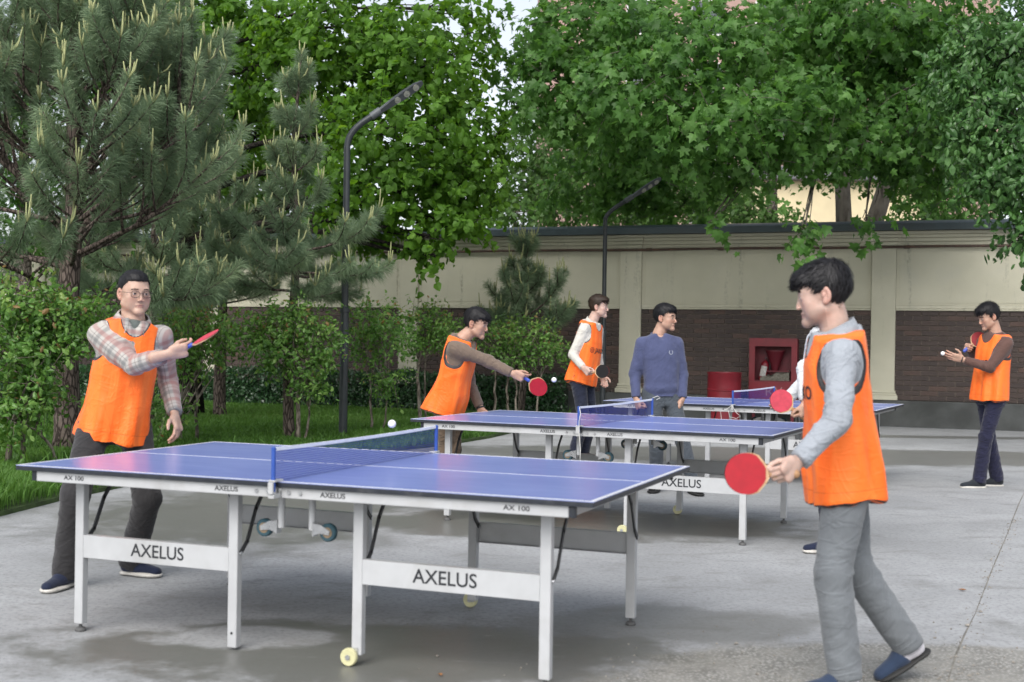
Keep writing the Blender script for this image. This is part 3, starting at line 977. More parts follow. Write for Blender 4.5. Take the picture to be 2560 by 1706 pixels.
def broad_tree(name, label, trunk, r0, blobs, n_twigs, per, twig, size, tmpl, mat, bmat, seed, fork=0.6, group=None, droop=0.35, nsec=6, up=0.8, tmean=0.45, shell=2.6, limb_r=0.35, tip=None):
    r = np.random.default_rng(seed)
    base = np.array([trunk[0][0], trunk[0][1], 0.0])
    t = thing(name, label, 'tree', tuple(base), 0, group)
    mb = MB()
    tp = [np.array(p, float) - base for p in trunk]
    fine = []
    for i in range(len(tp) - 1):
        for q in np.linspace(0, 1, 5, endpoint=False): fine.append(tp[i] * (1 - q) + tp[i + 1] * q)
    fine.append(tp[-1])
    m = len(fine)
    rad = [r0 * (1.25 if i == 0 else 1.0) * (1 - 0.65 * i / (m - 1)) for i in range(m)]
    mb.tube(fine, rad, 12)
    mb.build('trunk', bmat, t, smooth=True)
    bl = [((np.array(b[0]) - base), *b[1:]) for b in blobs]
    P, out, idx = crown_points(r, bl, n_twigs, shell)
    me, td, L = crown_leaves(r, P, out, per, twig, size, tmpl, mat, 'foliage', droop, up, tmean=tmean, tip=tip)
    mb = MB()
    for bi, b in enumerate(bl):
        c = b[0]
        j = int(np.argmin([np.linalg.norm(q - c) + 0.6 * max(0, q[2] - c[2] + 0.3) * 2 for q in fine[int(m * fork * 0.5):]])) + int(m * fork * 0.5)
        s_ = fine[j]
        mid = (s_ + c) / 2 + np.array([r.normal(0, .15), r.normal(0, .15), 0.25 * np.linalg.norm(c - s_) * 0.5])
        br = max(0.018, rad[j] * limb_r)
        pts = bez(s_, mid, c, 9)
        taper_tube(mb, pts, br, br * 0.35, 6)
        mine = np.where(idx == bi)[0]
        for q in mine[:nsec]:
            e = P[q]
            o_ = pts[int(r.integers(4, 9))]
            md = (o_ + e) / 2 + r.normal(0, 0.08, 3)
            taper_tube(mb, bez(o_, md, e, 6), br * 0.32, 0.006, 5)
    # twigs that carry the leaves
    for q in range(0, len(P), 4):
        a = P[q]; e = a + td[q] * L[q] + np.array([0, 0, -0.5 * droop * L[q]])
        mb.tube([a - td[q] * L[q] * 0.4, (a + e) / 2 + [0, 0, 0.03], e], [0.006, 0.004, 0.002], 4, False)
    mb.build('branches', bmat, t, smooth=True)
    obj('crown', me, t)
    return t

def B(px, py, Y, rx, ry, dep=None, w=1.0):
    """crown lobe: centre and radii (metres from plan units)"""
    k = Y / 3126.0
    return (at(px, py, Y), (rx * k, dep if dep else 0.8 * rx * k, ry * k), w)

M_LIME = foliage_mat('lime_leaves', [(0.045, 0.110, 0.014), (0.085, 0.19, 0.024), (0.13, 0.275, 0.038), (0.20, 0.36, 0.06)], 0.5, 0.5, 0.25)
M_PLANE = foliage_mat('plane_leaves', [(0.040, 0.108, 0.022), (0.078, 0.185, 0.040), (0.122, 0.26, 0.062), (0.19, 0.35, 0.105)], 0.46, 0.52, 0.34)
M_EDGEL = foliage_mat('dark_ovate_leaves', [(0.030, 0.085, 0.022), (0.055, 0.14, 0.034), (0.088, 0.20, 0.052), (0.145, 0.285, 0.088)], 0.36, 0.3, 0.45)
M_FAR = foliage_mat('far_leaves', [(0.04, 0.09, 0.022), (0.07, 0.15, 0.035), (0.11, 0.205, 0.055), (0.16, 0.26, 0.09)], 0.5, 0.45, 0.3)
M_DARKF = foliage_mat('dark_green_leaves', [(0.034, 0.088, 0.018), (0.055, 0.14, 0.026), (0.085, 0.19, 0.036), (0.13, 0.25, 0.06)], 0.5, 0.4, 0.3)  # darker leaf greens for trees beyond the wall
M_SHRUB = foliage_mat('myrtle_leaves', [(0.055, 0.135, 0.026), (0.095, 0.215, 0.042), (0.15, 0.30, 0.065), (0.23, 0.37, 0.095), (0.29, 0.18, 0.07)], 0.36, 0.4, 0.45)
M_HEDGE = foliage_mat('hedge_leaves', [(0.018, 0.052, 0.02), (0.03, 0.085, 0.03), (0.048, 0.12, 0.042), (0.08, 0.17, 0.07)], 0.3, 0.2, 0.55)

# -- lime tree in the middle, hanging over the wall
lime_base = at(470, 1030, 20.6)
broad_tree('lime_tree', 'broad bright green lime tree hanging over the wall behind the lamp post', [(lime_base[0], lime_base[1], 0), at(455, 500, 20.6), at(450, 150, 20.6), at(470, -60, 20.4)], 0.24,
    [B(900, 70, 19.6, 250, 120, 1.3), B(1050, 170, 19.2, 150, 140, 1.2), B(1190, 150, 20.2, 60, 120, .6, .45), B(1160, 30, 20, 70, 40, .6, .6), B(800, 190, 20, 190, 140, 1.2), B(1000, 340, 18.8, 220, 120, 1.2), B(1175, 380, 19.4, 105, 140, .9),
     B(960, 480, 18.8, 180, 100, 1.0), B(1150, 480, 19.0, 95, 70, .7), B(620, 90, 21, 190, 110, 1.2), B(480, 40, 21, 150, 100, 1.2), B(1070, 590, 18.4, 60, 32, .4, 1.2), B(900, 560, 19.4, 110, 60, .6), B(1160, 560, 18.6, 45, 28, .4),
     B(640, 330, 21.5, 170, 170, 1.0), B(1085, 645, 18.3, 24, 16, .18, 1.6)],
    2150, 12, 0.36, 0.115, LEAF_HEART, M_LIME, M_BARKD, 21, droop=0.32, nsec=7)
# -- two plane trees behind the wall, reaching over it
p1 = at(2108, 600, 23.6); p2 = at(2185, 600, 23.8)
broad_tree('plane_tree', 'plane tree with upright pale trunk just behind the wall, left of its leaning twin', [(p1[0], p1[1], 0), at(2110, 560, 23.6), at(2098, 250, 23.5), at(2090, -40, 23.4)], 0.20,
    [B(1500, 70, 20, 190, 100, 1.2), B(1415, 215, 19.6, 130, 110, 1.0), B(1310, 120, 20.4, 60, 90, .6, .5), B(1290, 260, 20.6, 50, 50, .5, .5), B(1600, 240, 18.6, 165, 130, 1.2), B(1560, 370, 23.2, 175, 75, .8), B(1750, 140, 19.2, 175, 140, 1.2), B(1790, 310, 17.8, 160, 90, 1.0),
     B(1850, 405, 18.6, 105, 45, .7), B(1985, 90, 20.4, 150, 110, 1.2), B(1985, 280, 18.6, 130, 90, 1.0), B(1480, 478, 23.6, 135, 45, .6), B(1700, 478, 23.0, 90, 50, .6), B(2010, 585, 17.6, 16, 40, .12, 2.4), B(1770, 560, 18.2, 22, 12, .15, 1.0), B(1600, 450, 23.4, 120, 60, .6)],
    1800, 9, 0.40, 0.15, LEAF_PLANE, M_PLANE, M_BARKL, 22, droop=0.3, nsec=6, up=0.65, limb_r=0.3, fork=1.15)
broad_tree('plane_tree', 'plane tree with trunk leaning right behind the wall, right of its upright twin', [(p2[0], p2[1], 0), at(2185, 560, 23.8), at(2235, 400, 23.7), at(2265, 150, 23.6), at(2270, -60, 23.6)], 0.21,
    [B(2150, 200, 20.4, 150, 140, 1.2), B(2200, 50, 19.4, 190, 90, 1.2), B(2255, 320, 19.2, 135, 95, 1.0), B(2085, 365, 18.8, 95, 50, .7), B(2360, 140, 20, 150, 140, 1.2), B(2330, 405, 19.8, 95, 50, .8), B(2165, 540, 18.8, 18, 14, .15, .8)],
    1050, 9, 0.40, 0.145, LEAF_PLANE, M_PLANE, M_BARKL, 23, droop=0.3, nsec=6, up=0.65, limb_r=0.3, tmean=0.36, fork=1.15)
e1 = at(2760, 900, 16.8)
broad_tree('mulberry_tree', 'dark glossy leaved tree leaning into view at the right edge above the wall', [(e1[0], e1[1], 0), (e1[0] - 0.1, e1[1], 2.4), at(2680, 300, 16.6), at(2660, 20, 16.6)], 0.16,
    [B(2470, 300, 16.2, 95, 140, .8), B(2515, 430, 15.8, 70, 85, .55), B(2550, 585, 15.6, 32, 50, .28, 1.2), B(2430, 180, 17, 95, 110, .8), B(2545, 120, 16.2, 80, 130, .8), B(2580, 400, 16, 70, 160, .7)],
    900, 11, 0.32, 0.115, LEAF_OVAL, M_EDGEL, M_BARKD, 24, droop=0.5, nsec=8, up=0.6)
# -- trees beyond the wall
for (px, Y, bl, lab, sd, mt, n) in (
    (1655, 31, [B(1330, 400, 30, 125, 130), B(1450, 480, 30, 140, 85), B(1620, 500, 31, 130, 60), B(1290, 530, 29, 70, 60), B(1540, 330, 32, 150, 110)], 'pale green tree standing beyond the wall below the pinkish tower', 31, M_FAR, 1900),
    (1930, 30, [B(1880, 540, 29, 50, 40), B(1790, 500, 30, 80, 50), B(1960, 560, 29, 45, 25)], 'small pale green tree beyond the wall in front of the cream building', 32, M_FAR, 420),
    (2330, 29, [B(2380, 470, 28, 150, 95), B(2300, 540, 27.5, 80, 35), B(2120, 300, 29, 190, 160), B(2420, 250, 29, 200, 200), B(2060, 130, 30, 200, 150)], 'dark green tree massed beyond the wall at the right', 33, M_DARKF, 2200),
    (60, 25.5, [B(150, 130, 25, 200, 140), B(40, 330, 25, 120, 170), B(300, 330, 26, 150, 150), B(330, 100, 26, 150, 120), B(120, 560, 26, 160, 90), B(330, 560, 27, 170, 100)], 'dark green tree filling the gaps behind the big pine at left', 34, M_DARKF, 1700),
    (760, 27, [B(700, 450, 27, 190, 130), B(880, 560, 27, 140, 60), B(560, 560, 27, 150, 80), B(520, 300, 27, 160, 140)], 'dark green tree beyond the wall behind the slender pine', 35, M_DARKF, 1500)):
    b0 = at(px, 900, Y)
    broad_tree('background_tree', lab, [(b0[0], b0[1], 0), at(px, 520, Y), at(px, 250, Y)], 0.2, bl, n, 9, 0.5, 0.15, LEAF_SMALL, mt, M_BARKG, sd, group='trees beyond the wall', nsec=3)

# -- shrubs ------------------------------------------------------------
def shrub(label, base, stems, blobs, n_twigs, per=11, size=0.052, seed=0, twig=0.2, red=0.06):
    r = np.random.default_rng(seed)
    base = np.array([base[0], base[1], 0.0])
    t = thing('flowering_shrub', label, 'shrub', tuple(base), 0, 'multi-stemmed shrubs on the lawn')
    bl = [((np.array(b[0]) - base), *b[1:]) for b in blobs]
    P, out, idx = crown_points(r, bl, n_twigs, 2.2)
    ztop = max(b[0][2] + b[1][2] for b in bl)
    def tip(pos):
        return np.where((r.random(len(pos)) < red * (1 + 3 * (pos[:, 2] > ztop - 0.35))), 0.5, 0.0) + 0.12 * np.clip((pos[:, 2] - ztop + 0.5) / 0.5, 0, 1)
    me, td, L = crown_leaves(r, P, out, per, twig, size, LEAF_OVAL, M_SHRUB, 'foliage', 0.12, 0.75, 0.6, tip, 0.40)
    mb = MB()
    tops = [b[0] for b in bl]
    for (sx, sy, rr) in stems:
        k = int(np.argmin([np.linalg.norm(tp[:2] - np.array([sx, sy]) * 1.5) for tp in tops])) if len(tops) > 1 else 0
        k = (k + int(r.integers(0, 2))) % len(tops)
        s_ = np.array([sx, sy, 0.0]); c = tops[k]
        pts = bez(s_, np.array([sx * 1.1, sy, c[2] * 0.55]) + r.normal(0, 0.05, 3), c, 10)
        pts = [p + r.normal(0, 0.012, 3) for p in pts]
        o = MB(); taper_tube(o, pts, rr, rr * 0.35, 7)
        o.build('stem', M_TWIG, t, smooth=True)
        for q in r.choice(len(P), 14):
            o_ = pts[int(r.integers(5, 10))]
            taper_tube(mb, bez(o_, (o_ + P[q]) / 2 + r.normal(0, .04, 3), P[q], 5), rr * 0.35, 0.003, 5)
    for q in range(0, len(P), 3):
        a = P[q]; mb.tube([a - td[q] * L[q] * 0.3, a + td[q] * L[q]], [0.004, 0.0015], 4, False)
    mb.build('twigs', M_TWIG, t, smooth=True)
    obj('foliage', me, t)
    return t
def gp(px, Y): return at(px, 900, Y)[:2]
shrub('big leafy green shrub at the left edge in front of the large pine', gp(25, 12.5), [(0, 0, .035), (.12, .1, .028), (-.25, .05, .03), (.45, .1, .022)],
      [B(55, 775, 12.4, 90, 70, .45), B(150, 810, 12.5, 70, 65, .45), B(45, 900, 12.2, 75, 75, .45), B(225, 790, 12.8, 50, 48, .35), B(15, 1040, 12.0, 48, 48, .35), B(95, 985, 12.5, 45, 40, .35)], 640, 11, 0.07, 51, 0.24, 0.02)
shrub('shrub with reddish new shoots behind the man in glasses', gp(450, 15.4), [(0, 0, .04), (.2, .1, .025)],
      [B(480, 795, 15.2, 62, 45, .4), B(560, 845, 15.4, 58, 45, .4), B(440, 880, 15.2, 45, 42, .35), B(425, 1020, 15, 36, 55, .3), B(500, 890, 15.4, 48, 28, .35)], 300, 11, 0.064, 52, 0.24, 0.04)
shrub('round bushy shrub wrapped around the slender pine trunk left of the lamp post', gp(748, 15.9), [(0, 0, .035), (.08, .1, .02)],
      [B(735, 810, 15.8, 95, 45, .5), B(690, 870, 15.7, 65, 42, .4), B(800, 860, 15.8, 50, 50, .35), B(775, 955, 15.8, 45, 30, .3), B(655, 825, 15.9, 32, 32, .3)], 440, 11, 0.064, 53, 0.24, 0.02)
shrub('thin two-stemmed shrub right of the near lamp post', gp(928, 18.2), [(0, 0, .022), (.2, .05, .018)],
      [B(930, 795, 18, 50, 34, .35), B(965, 845, 18, 52, 40, .35), B(970, 955, 18, 38, 26, .25), B(902, 860, 18.1, 26, 28, .25)], 230, 10, 0.064, 54, 0.24, 0.02)
shrub('shrub with forked grey trunk left of the leaning player in brown', gp(1052, 19.6), [(0, 0, .035), (.1, .1, .02)],
      [B(1060, 800, 19.4, 58, 32, .4), B(1112, 830, 19.4, 48, 36, .35), B(1030, 850, 19.4, 36, 28, .3)], 240, 10, 0.064, 55, 0.24, 0.02)
shrub('shrub on several bare crooked stems between the two players in orange', gp(1290, 20.4), [(-.35, 0, .024), (-.1, .05, .026), (0.0, -.05, .022), (.05, .1, .022), (.35, 0, .022)],
      [B(1245, 845, 20.2, 50, 38, .4), B(1330, 850, 20.3, 65, 42, .45), B(1280, 890, 20.2, 48, 22, .35), B(1388, 870, 20.4, 26, 28, .25)], 340, 10, 0.064, 56, 0.24, 0.02)

# -- hedge along the foot of the wall
def hedge():
    r = np.random.default_rng(61)
    t = thing('hedge', 'low clipped dark green hedge along the foot of the brick wall', 'hedge', (WALL_O[0], WALL_O[1], 0), WALL_A)
    a, b = -16.5, -1.75
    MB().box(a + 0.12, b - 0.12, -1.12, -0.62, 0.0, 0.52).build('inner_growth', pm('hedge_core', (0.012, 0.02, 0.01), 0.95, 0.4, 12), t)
    n = 34000
    x = r.uniform(a, b, n); f = r.random(n)
    top = f < 0.36
    h = 0.66 + 0.05 * vnoise(np.stack([x * 1.2, x * 0, x * 0], 1), 2) + 0.05 * vnoise(np.stack([x * 5, x * 0, x * 0], 1), 6)
    y = np.where(top, r.uniform(-1.27, -0.5, n), -1.25 + 0.14 * r.random(n) + 0.06 * vnoise(np.stack([x * 4, f * 9, x * 0], 1), 5))
    z = np.where(top, h + r.normal(0, 0.035, n), r.uniform(0.03, 1, n) * h)
    P = np.stack([x, y, z], 1)
    out = np.where(top[:, None], [[0, -0.2, 1.0]], [[0, -1.0, 0.35]])
    nm = out + r.normal(size=(n, 3)) * 0.55
    d = r.normal(size=(n, 3)) + np.array([0, -0.3, 0.5])
    rn = 0.35 + r.normal(0, 0.2, n) + 0.2 * vnoise(P * 3, 9)
    obj('foliage', leaves_mesh('foliage', P, d, nm, r.uniform(0.04, 0.08, n), rn, LEAF_SMALL, M_HEDGE), t)
    # kerb edging and stray shoots
    sp = r.uniform(a, b, 60)
    mb = MB()
    for s_ in sp:
        mb.tube([(s_, -0.9, 0.6), (s_ + r.normal(0, .05), -0.9 + r.normal(0, .05), 0.66 + 0.2 * r.random())], [0.004, 0.002], 4, False)
    mb.build('stray_shoots', M_TWIG, t)
hedge()

# -- pines ---------------------------------------------------------------
M_NEEDLE = foliage_mat('pine_needles', [(0.135, 0.200, 0.120), (0.185, 0.262, 0.158), (0.24, 0.325, 0.195), (0.31, 0.385, 0.225)], 0.6, 0.35, 0.2)
M_CANDLE = pm('pine_candles', (0.27, 0.29, 0.13), 0.7, 0.2, 30, 0.3, 80)

def pine(label, base, height, whorls, seed, needle=0.13, r0=0.12, lean=(0, 0), fork=None, dens=1.0, ndia=0.0019, ppx=None):
    """whorls: list of (z, n, length, elevation deg, droop)"""
    r = np.random.default_rng(seed)
    t = thing('pine_tree', label, 'tree', (base[0], base[1], 0), 0, 'pines on the lawn')
    tk = MB()
    tpts = [np.array([lean[0] * (z / height) + 0.03 * math.sin(z * 2.1 + seed), lean[1] * (z / height), z]) for z in np.linspace(0, height, 22)]
    tk.tube(tpts, [r0 * (1.25 if i == 0 else 1) * (1 - 0.9 * (i / 21) ** 1.1) + 0.008 for i in range(22)], 12)
    tk.build('trunk', M_BARKP, t, smooth=True)
    def tpos(z):
        k = min(max(z / height * 21, 0), 20.999); i = int(k); return tpts[i] * (1 - (k - i)) + tpts[i + 1] * (k - i)
    br = MB(); shoots = []
    def branch(p0, d, L, rad, curl, depth):
        n = max(5, int(L / 0.12)); pts = [np.array(p0)]; dd = np.array(d, float)
        for i in range(n):
            dd = dd + np.array([0, 0, curl * (i / n) ** 1.3]) / n * 2.2 + r.normal(0, 0.045, 3)
            dd = dd / np.linalg.norm(dd)
            pts.append(pts[-1] + dd * L / n)
        br.tube(pts, [rad * (1 - 0.8 * i / n) + 0.0035 for i in range(n + 1)], 6, False)
        return pts, dd
    def grow(p0, d, L, rad, curl):
        pts, dd = branch(p0, d, L, rad, curl, 0)
        shoots.append((pts, min(0.6, L * 0.85)))
        n = len(pts)
        lat = np.cross(d, [0, 0, 1.0]); lat = lat / (np.linalg.norm(lat) + 1e-6)
        k = max(2, int(L * 5.0))
        for j in range(k):
            f = 0.35 + 0.6 * (j + r.random()) / k
            i = min(int(f * (n - 1)), n - 2)
            s_ = 1 if (j % 2) else -1
            axis = pts[i + 1] - pts[i]; axis = axis / np.linalg.norm(axis)
            sd = axis * 0.75 + lat * s_ * r.uniform(0.45, 0.95) + np.array([0, 0, r.uniform(0.0, 0.5)])
            sd = sd / np.linalg.norm(sd)
            sl = L * r.uniform(0.24, 0.42) * (1.25 - 0.5 * f) + 0.12
            p2, _ = branch(pts[i], sd, sl, rad * 0.4, curl * 1.3, 1)
            shoots.append((p2, min(0.5, sl * 0.92)))
    for (z, n, L, el, curl) in whorls:
        a0 = r.uniform(0, 2 * math.pi)
        for k in range(n):
            a = a0 + 2 * math.pi * k / n + r.normal(0, 0.18)
            e = R(el + r.normal(0, 6))
            Lk = L * r.uniform(0.78, 1.12)
            grow(tpos(z + r.normal(0, 0.03)), (math.cos(a) * math.cos(e), math.sin(a) * math.cos(e), math.sin(e)), Lk, 0.008 + 0.010 * Lk, curl)
    if fork:
        for (z, vec, L, rad, curl) in fork:
            grow(tpos(z), np.array(vec) / np.linalg.norm(vec), L, rad, curl)
    shoots.append((tpts[-6:], 0.5))
    br.build('branches', M_BARKP, t, smooth=True)
    # needles
    Vn, rn_all = [], []
    cand = MB()
    for pts, nl in shoots:
        P = np.array(pts); seg = np.linalg.norm(np.diff(P, axis=0), axis=1); cum = np.concatenate([[0], np.cumsum(seg)]); tot = cum[-1]
        nn = int(430 * dens * nl / 0.4)
        s_ = tot - nl * (1 - r.random(nn) ** 0.8)
        s_ = np.clip(s_, 0, tot - 1e-4)
        i = np.clip(np.searchsorted(cum, s_) - 1, 0, len(seg) - 1)
        f = (s_ - cum[i]) / seg[i]
        p = P[i] * (1 - f)[:, None] + P[i + 1] * f[:, None]
        ax = nrmz(P[i + 1] - P[i])
        rv = r.normal(size=(nn, 3)); rv = nrmz(rv - ax * np.sum(rv * ax, 1, keepdims=True))
        ang = r.uniform(0.5, 1.2, nn)
        d = nrmz(ax * np.cos(ang)[:, None] + rv * np.sin(ang)[:, None])
        ln = needle * r.uniform(0.7, 1.2, nn)
        side = nrmz(np.cross(d, r.normal(size=(nn, 3)))) * ndia
        mid = p + d * (ln * 0.55)[:, None]
        end = p + d * ln[:, None] + np.array([0, 0, -1.0]) * (ln * r.uniform(0.05, 0.38, nn))[:, None]
        Vn.append(np.stack([p, mid + side * 1.3, end, mid - side * 1.3], 1).reshape(-1, 3))
        base_r = 0.4 + r.normal(0, 0.15)
        rn_all.append(np.repeat(np.clip(base_r + r.normal(0, 0.2, nn), 0, 1), 4))
        # candles: pale upright new shoots
        tip = P[-1]; k = int(r.integers(2, 5)) if r.random() < 0.8 else 0
        for j in range(k):
            l_ = r.uniform(0.09, 0.24) * (1.25 if j == 0 else 0.8)
            o_ = r.normal(0, 0.045, 3); o_[2] = 0
            cand.tube([tip - [0, 0, .01], tip + o_ * 0.7 + [0, 0, l_ * 0.4], tip + o_ + [0, 0, l_]], [0.007, 0.0105, 0.006], 6)
    V = np.concatenate(Vn); n = len(V) // 4
    i = np.arange(n)[:, None] * 4
    F = np.concatenate([i + [[0, 1, 3]], i + [[1, 2, 3]]], 0)
    cr = obj('needles', to_mesh('needles', V, F, M_NEEDLE, attrs={'rnd': np.concatenate(rn_all)}), t)
    tag(cand.build('candles', M_CANDLE, t, smooth=True), kind='stuff')
    return t

pb = at(168, 900, 13.97)
pine('large spreading pine with forked trunk at the left behind the man in glasses', pb[:2], 5.7,
     [(1.75, 6, 2.0, 2, 0.5), (2.15, 6, 2.2, 12, 0.75), (2.6, 6, 2.15, 22, 0.8), (3.05, 6, 2.0, 30, 0.8), (3.5, 6, 1.75, 38, 0.7), (3.95, 6, 1.5, 42, 0.7), (4.4, 5, 1.2, 46, 0.6), (4.85, 5, 0.85, 50, 0.5), (5.3, 4, 0.5, 55, 0.4)],
     71, 0.165, 0.15, (0.05, 0.0), fork=[(2.35, (0.75, -0.2, 0.85), 2.6, 0.06, 0.5), (2.4, (-0.7, 0.1, 0.8), 2.4, 0.06, 0.5), (2.6, (0.35, -0.5, 0.9), 2.2, 0.05, 0.4)], dens=0.8, ndia=0.0024)
pb = at(725, 900, 16.3)
pine('slender young pine with bare reddish trunk beside the near lamp post', pb[:2], 5.05,
     [(1.95, 3, 0.95, -4, 0.3), (2.2, 4, 1.15, 2, 0.4), (2.5, 4, 1.0, 8, 0.6), (3.05, 4, 0.5, 26, 1.0), (3.5, 4, 0.46, 38, 1.0), (4.0, 4, 0.38, 48, 0.8), (4.5, 4, 0.26, 58, 0.6)],
     72, 0.165, 0.068, (0.06, 0.0), dens=1.0, ndia=0.0023)
pb = at(556, 900, 20.2)
pine('pine with grey trunk near the hedge, half hidden by the red-tipped shrub', pb[:2], 4.6,
     [(1.9, 5, 1.1, 0, 0.3), (2.3, 5, 1.2, 8, 0.5), (2.8, 5, 1.0, 20, 0.6), (3.3, 5, 0.8, 30, 0.7), (3.9, 4, 0.5, 45, 0.6)], 73, 0.15, 0.10, (-0.1, 0), dens=0.7, ndia=0.0026)
pb = at(375, 900, 19.0)
pine('bushy young pine filling the gap between the large pine and the slender pine', pb[:2], 4.0,
     [(1.35, 5, 1.15, 0, 0.3), (1.7, 5, 1.25, 6, 0.5), (2.15, 5, 1.15, 16, 0.6), (2.65, 5, 0.9, 28, 0.7), (3.2, 4, 0.6, 42, 0.7)], 75, 0.16, 0.075, (0.05, 0), dens=0.6, ndia=0.0028)
pb = at(1308, 900, 21.3)
pine('small pine with tiered tufts against the stucco wall behind the players', pb[:2], 3.05,
     [(1.45, 5, 0.95, 14, 0.7), (1.75, 4, 0.85, 22, 0.9), (2.15, 5, 0.55, 26, 1.2), (2.3, 3, 0.5, 40, 0.8), (2.78, 5, 0.3, 45, 0.8)], 74, 0.16, 0.06, (0.04, 0), dens=0.75, ndia=0.0027)

# -- fallen leaves on the pavement
M_DEADL = pm('dead_leaf', (0.24, 0.11, 0.04), 0.8, 0.4, 60)
for (x, y, s_, rz, lab) in ((-0.262, 5.02, 0.035, 0.4, 'small curled brown leaf on the damp pavement below the nearest table'),
                            (2.55, 6.95, 0.05, 1.2, 'brown leaf lying on the pavement joint at the right'),
                            (-0.62, 5.42, 0.022, 2.2, 'tiny orange leaf scrap on the damp pavement beneath the nearest table')):
    V, F = LEAF_OVAL
    Vv = V * s_; Vv[:, 2] = 0.006 + 0.5 * np.abs(V[:, 0]) * s_ + 0.25 * (V[:, 1] - 0.5) ** 2 * s_
    o = obj('fallen_leaf', to_mesh('fallen_leaf', Vv, F, M_DEADL)); o.location = (x, y, 0.0); o.rotation_euler = (0, 0, rz)
    tag(o, lab, 'leaf', 'fallen leaves on the pavement')
# ================================================================== STREET FURNITURE
M_LAMP = pm('dark_grey_paint', (0.030, 0.036, 0.040), 0.4, 0.12, 8, dirt=(0.10, 0.10, 0.10), dirt_amt=0.2)
M_LAMPH = pm('lamp_housing_grey', (0.09, 0.10, 0.11), 0.45, 0.1, 8)
M_LENS = pm('lamp_lens', (0.42, 0.42, 0.36), 0.2, 0.15, 60, spec=0.8)
M_RED = pm('red_enamel', (0.175, 0.007, 0.016), 0.42, 0.15, 5, dirt=(0.14, 0.02, 0.02), dirt_amt=0.5)
M_REDD = pm('dark_red_enamel', (0.12, 0.008, 0.017), 0.55, 0.15, 5, dirt=(0.09, 0.02, 0.02), dirt_amt=0.5)
M_SAND = pm('grey_sand', (0.15, 0.14, 0.115), 0.95, 0.35, 40, 0.6)
M_WLAB = pm('white_label', (0.42, 0.41, 0.39), 0.5, 0.4, 60)
M_PALEP = pm('faded_pale_print', (0.36, 0.20, 0.20), 0.6, 0.1, 30)

def unit3(v): return v / np.linalg.norm(v)
def lamp(label, base, h, reach, zb, col, rad):
    t = thing('street_lamp', label, 'lamp post', (base[0], base[1], 0), 0, 'street lamps by the court')
    low = 1.72 * h / 4.85
    MB().lathe([(rad * 1.5, 0.0), (rad * 1.5, 0.02), (rad * 1.06, 0.03), (rad * 1.06, low), (rad * 1.25, low + 0.005), (rad * 1.25, low + 0.05), (rad * 0.86, low + 0.07), (rad * 0.82, zb)], 20).build('pole', M_LAMP, t, angle=35)
    e = np.array([col[0], -0.01, col[1]]); dd = np.array([reach - col[0], 0, h - col[1]]); dd = dd / np.linalg.norm(dd)
    knee = e - dd * (col[0] * 0.45)
    k2 = np.array([0, 0, knee[2] - knee[0] * dd[2] / dd[0]])
    pts = bez((0, 0, zb), k2, knee, 12) + [e]
    MB().tube(pts, rad * 0.80, 14).build('arm', M_LAMP, t, angle=40)
    d = np.array([reach, -0.04, h]) - e; L = np.linalg.norm(d); d /= L
    lat = unit3(np.array([0, 1.0, 0]) - 0.62 * np.cross(d, [0, 1.0, 0]) * (1 if np.cross(d, [0, 1.0, 0])[2] > 0 else -1)); up = np.cross(d, lat); up = up / np.linalg.norm(up)
    if up[2] < 0: up = -up
    def tr(a, b, c): return e + d * a + lat * b + up * c
    MB().tube([tr(-0.05, 0, 0), tr(0.10, 0, 0)], rad * 1.0, 14).build('collar', M_LAMPH, t, angle=40)
    # tapered flat head
    V, F = [], []
    secs = [(0.05, 0.038, 0.020), (0.14, 0.048, 0.020), (0.3, 0.070, 0.020), (L * 0.62, 0.085, 0.020), (L * 0.86, 0.08, 0.016), (L * 0.97, 0.05, 0.010), (L, 0.025, 0.006)]
    for a, w, hh in secs:
        for b, c in ((-w, -hh * .3), (-w * .8, -hh), (w * .8, -hh), (w, -hh * .3), (w * .75, hh), (-w * .75, hh)):
            V.append(tr(a, b, c))
    for i in range(len(secs) - 1):
        for k in range(6): F.append((i * 6 + k, i * 6 + (k + 1) % 6, i * 6 + 6 + (k + 1) % 6, i * 6 + 6 + k))
    F += [tuple(range(5, -1, -1)), tuple(range((len(secs) - 1) * 6, len(secs) * 6))]
    hd = obj('lamp_head', to_mesh('lamp_head', np.array(V), F, M_LAMPH), t)
    for k in range(3):
        a = L * (0.47 + 0.19 * k)
        V, F = [], []
        for j, (rr, cc) in enumerate(((0.044, -0.020), (0.044, -0.025), (0.034, -0.023), (0.0, -0.030))):
            for i in range(18):
                an = 2 * math.pi * i / 18
                V.append(tr(a + rr * math.cos(an), rr * 1.25 * math.sin(an), cc))
        for j in range(3):
            for i in range(18): F.append((j * 18 + i, j * 18 + (i + 1) % 18, (j + 1) * 18 + (i + 1) % 18, (j + 1) * 18 + i))
        obj('lens', to_mesh('lens', np.array(V), F, M_LENS), hd)
    return t
lamp('tall dark street lamp standing on the lawn beside the slender pine', at(860, 900, 16.76)[:2], 4.80, 1.0, 3.92, (0.36, 4.36), 0.054)
lamp('dark street lamp beside the wall behind the player in the cream sweater', at(1508, 900, 21.9)[:2], 4.24, 0.96, 3.50, (0.385, 3.86), 0.046)

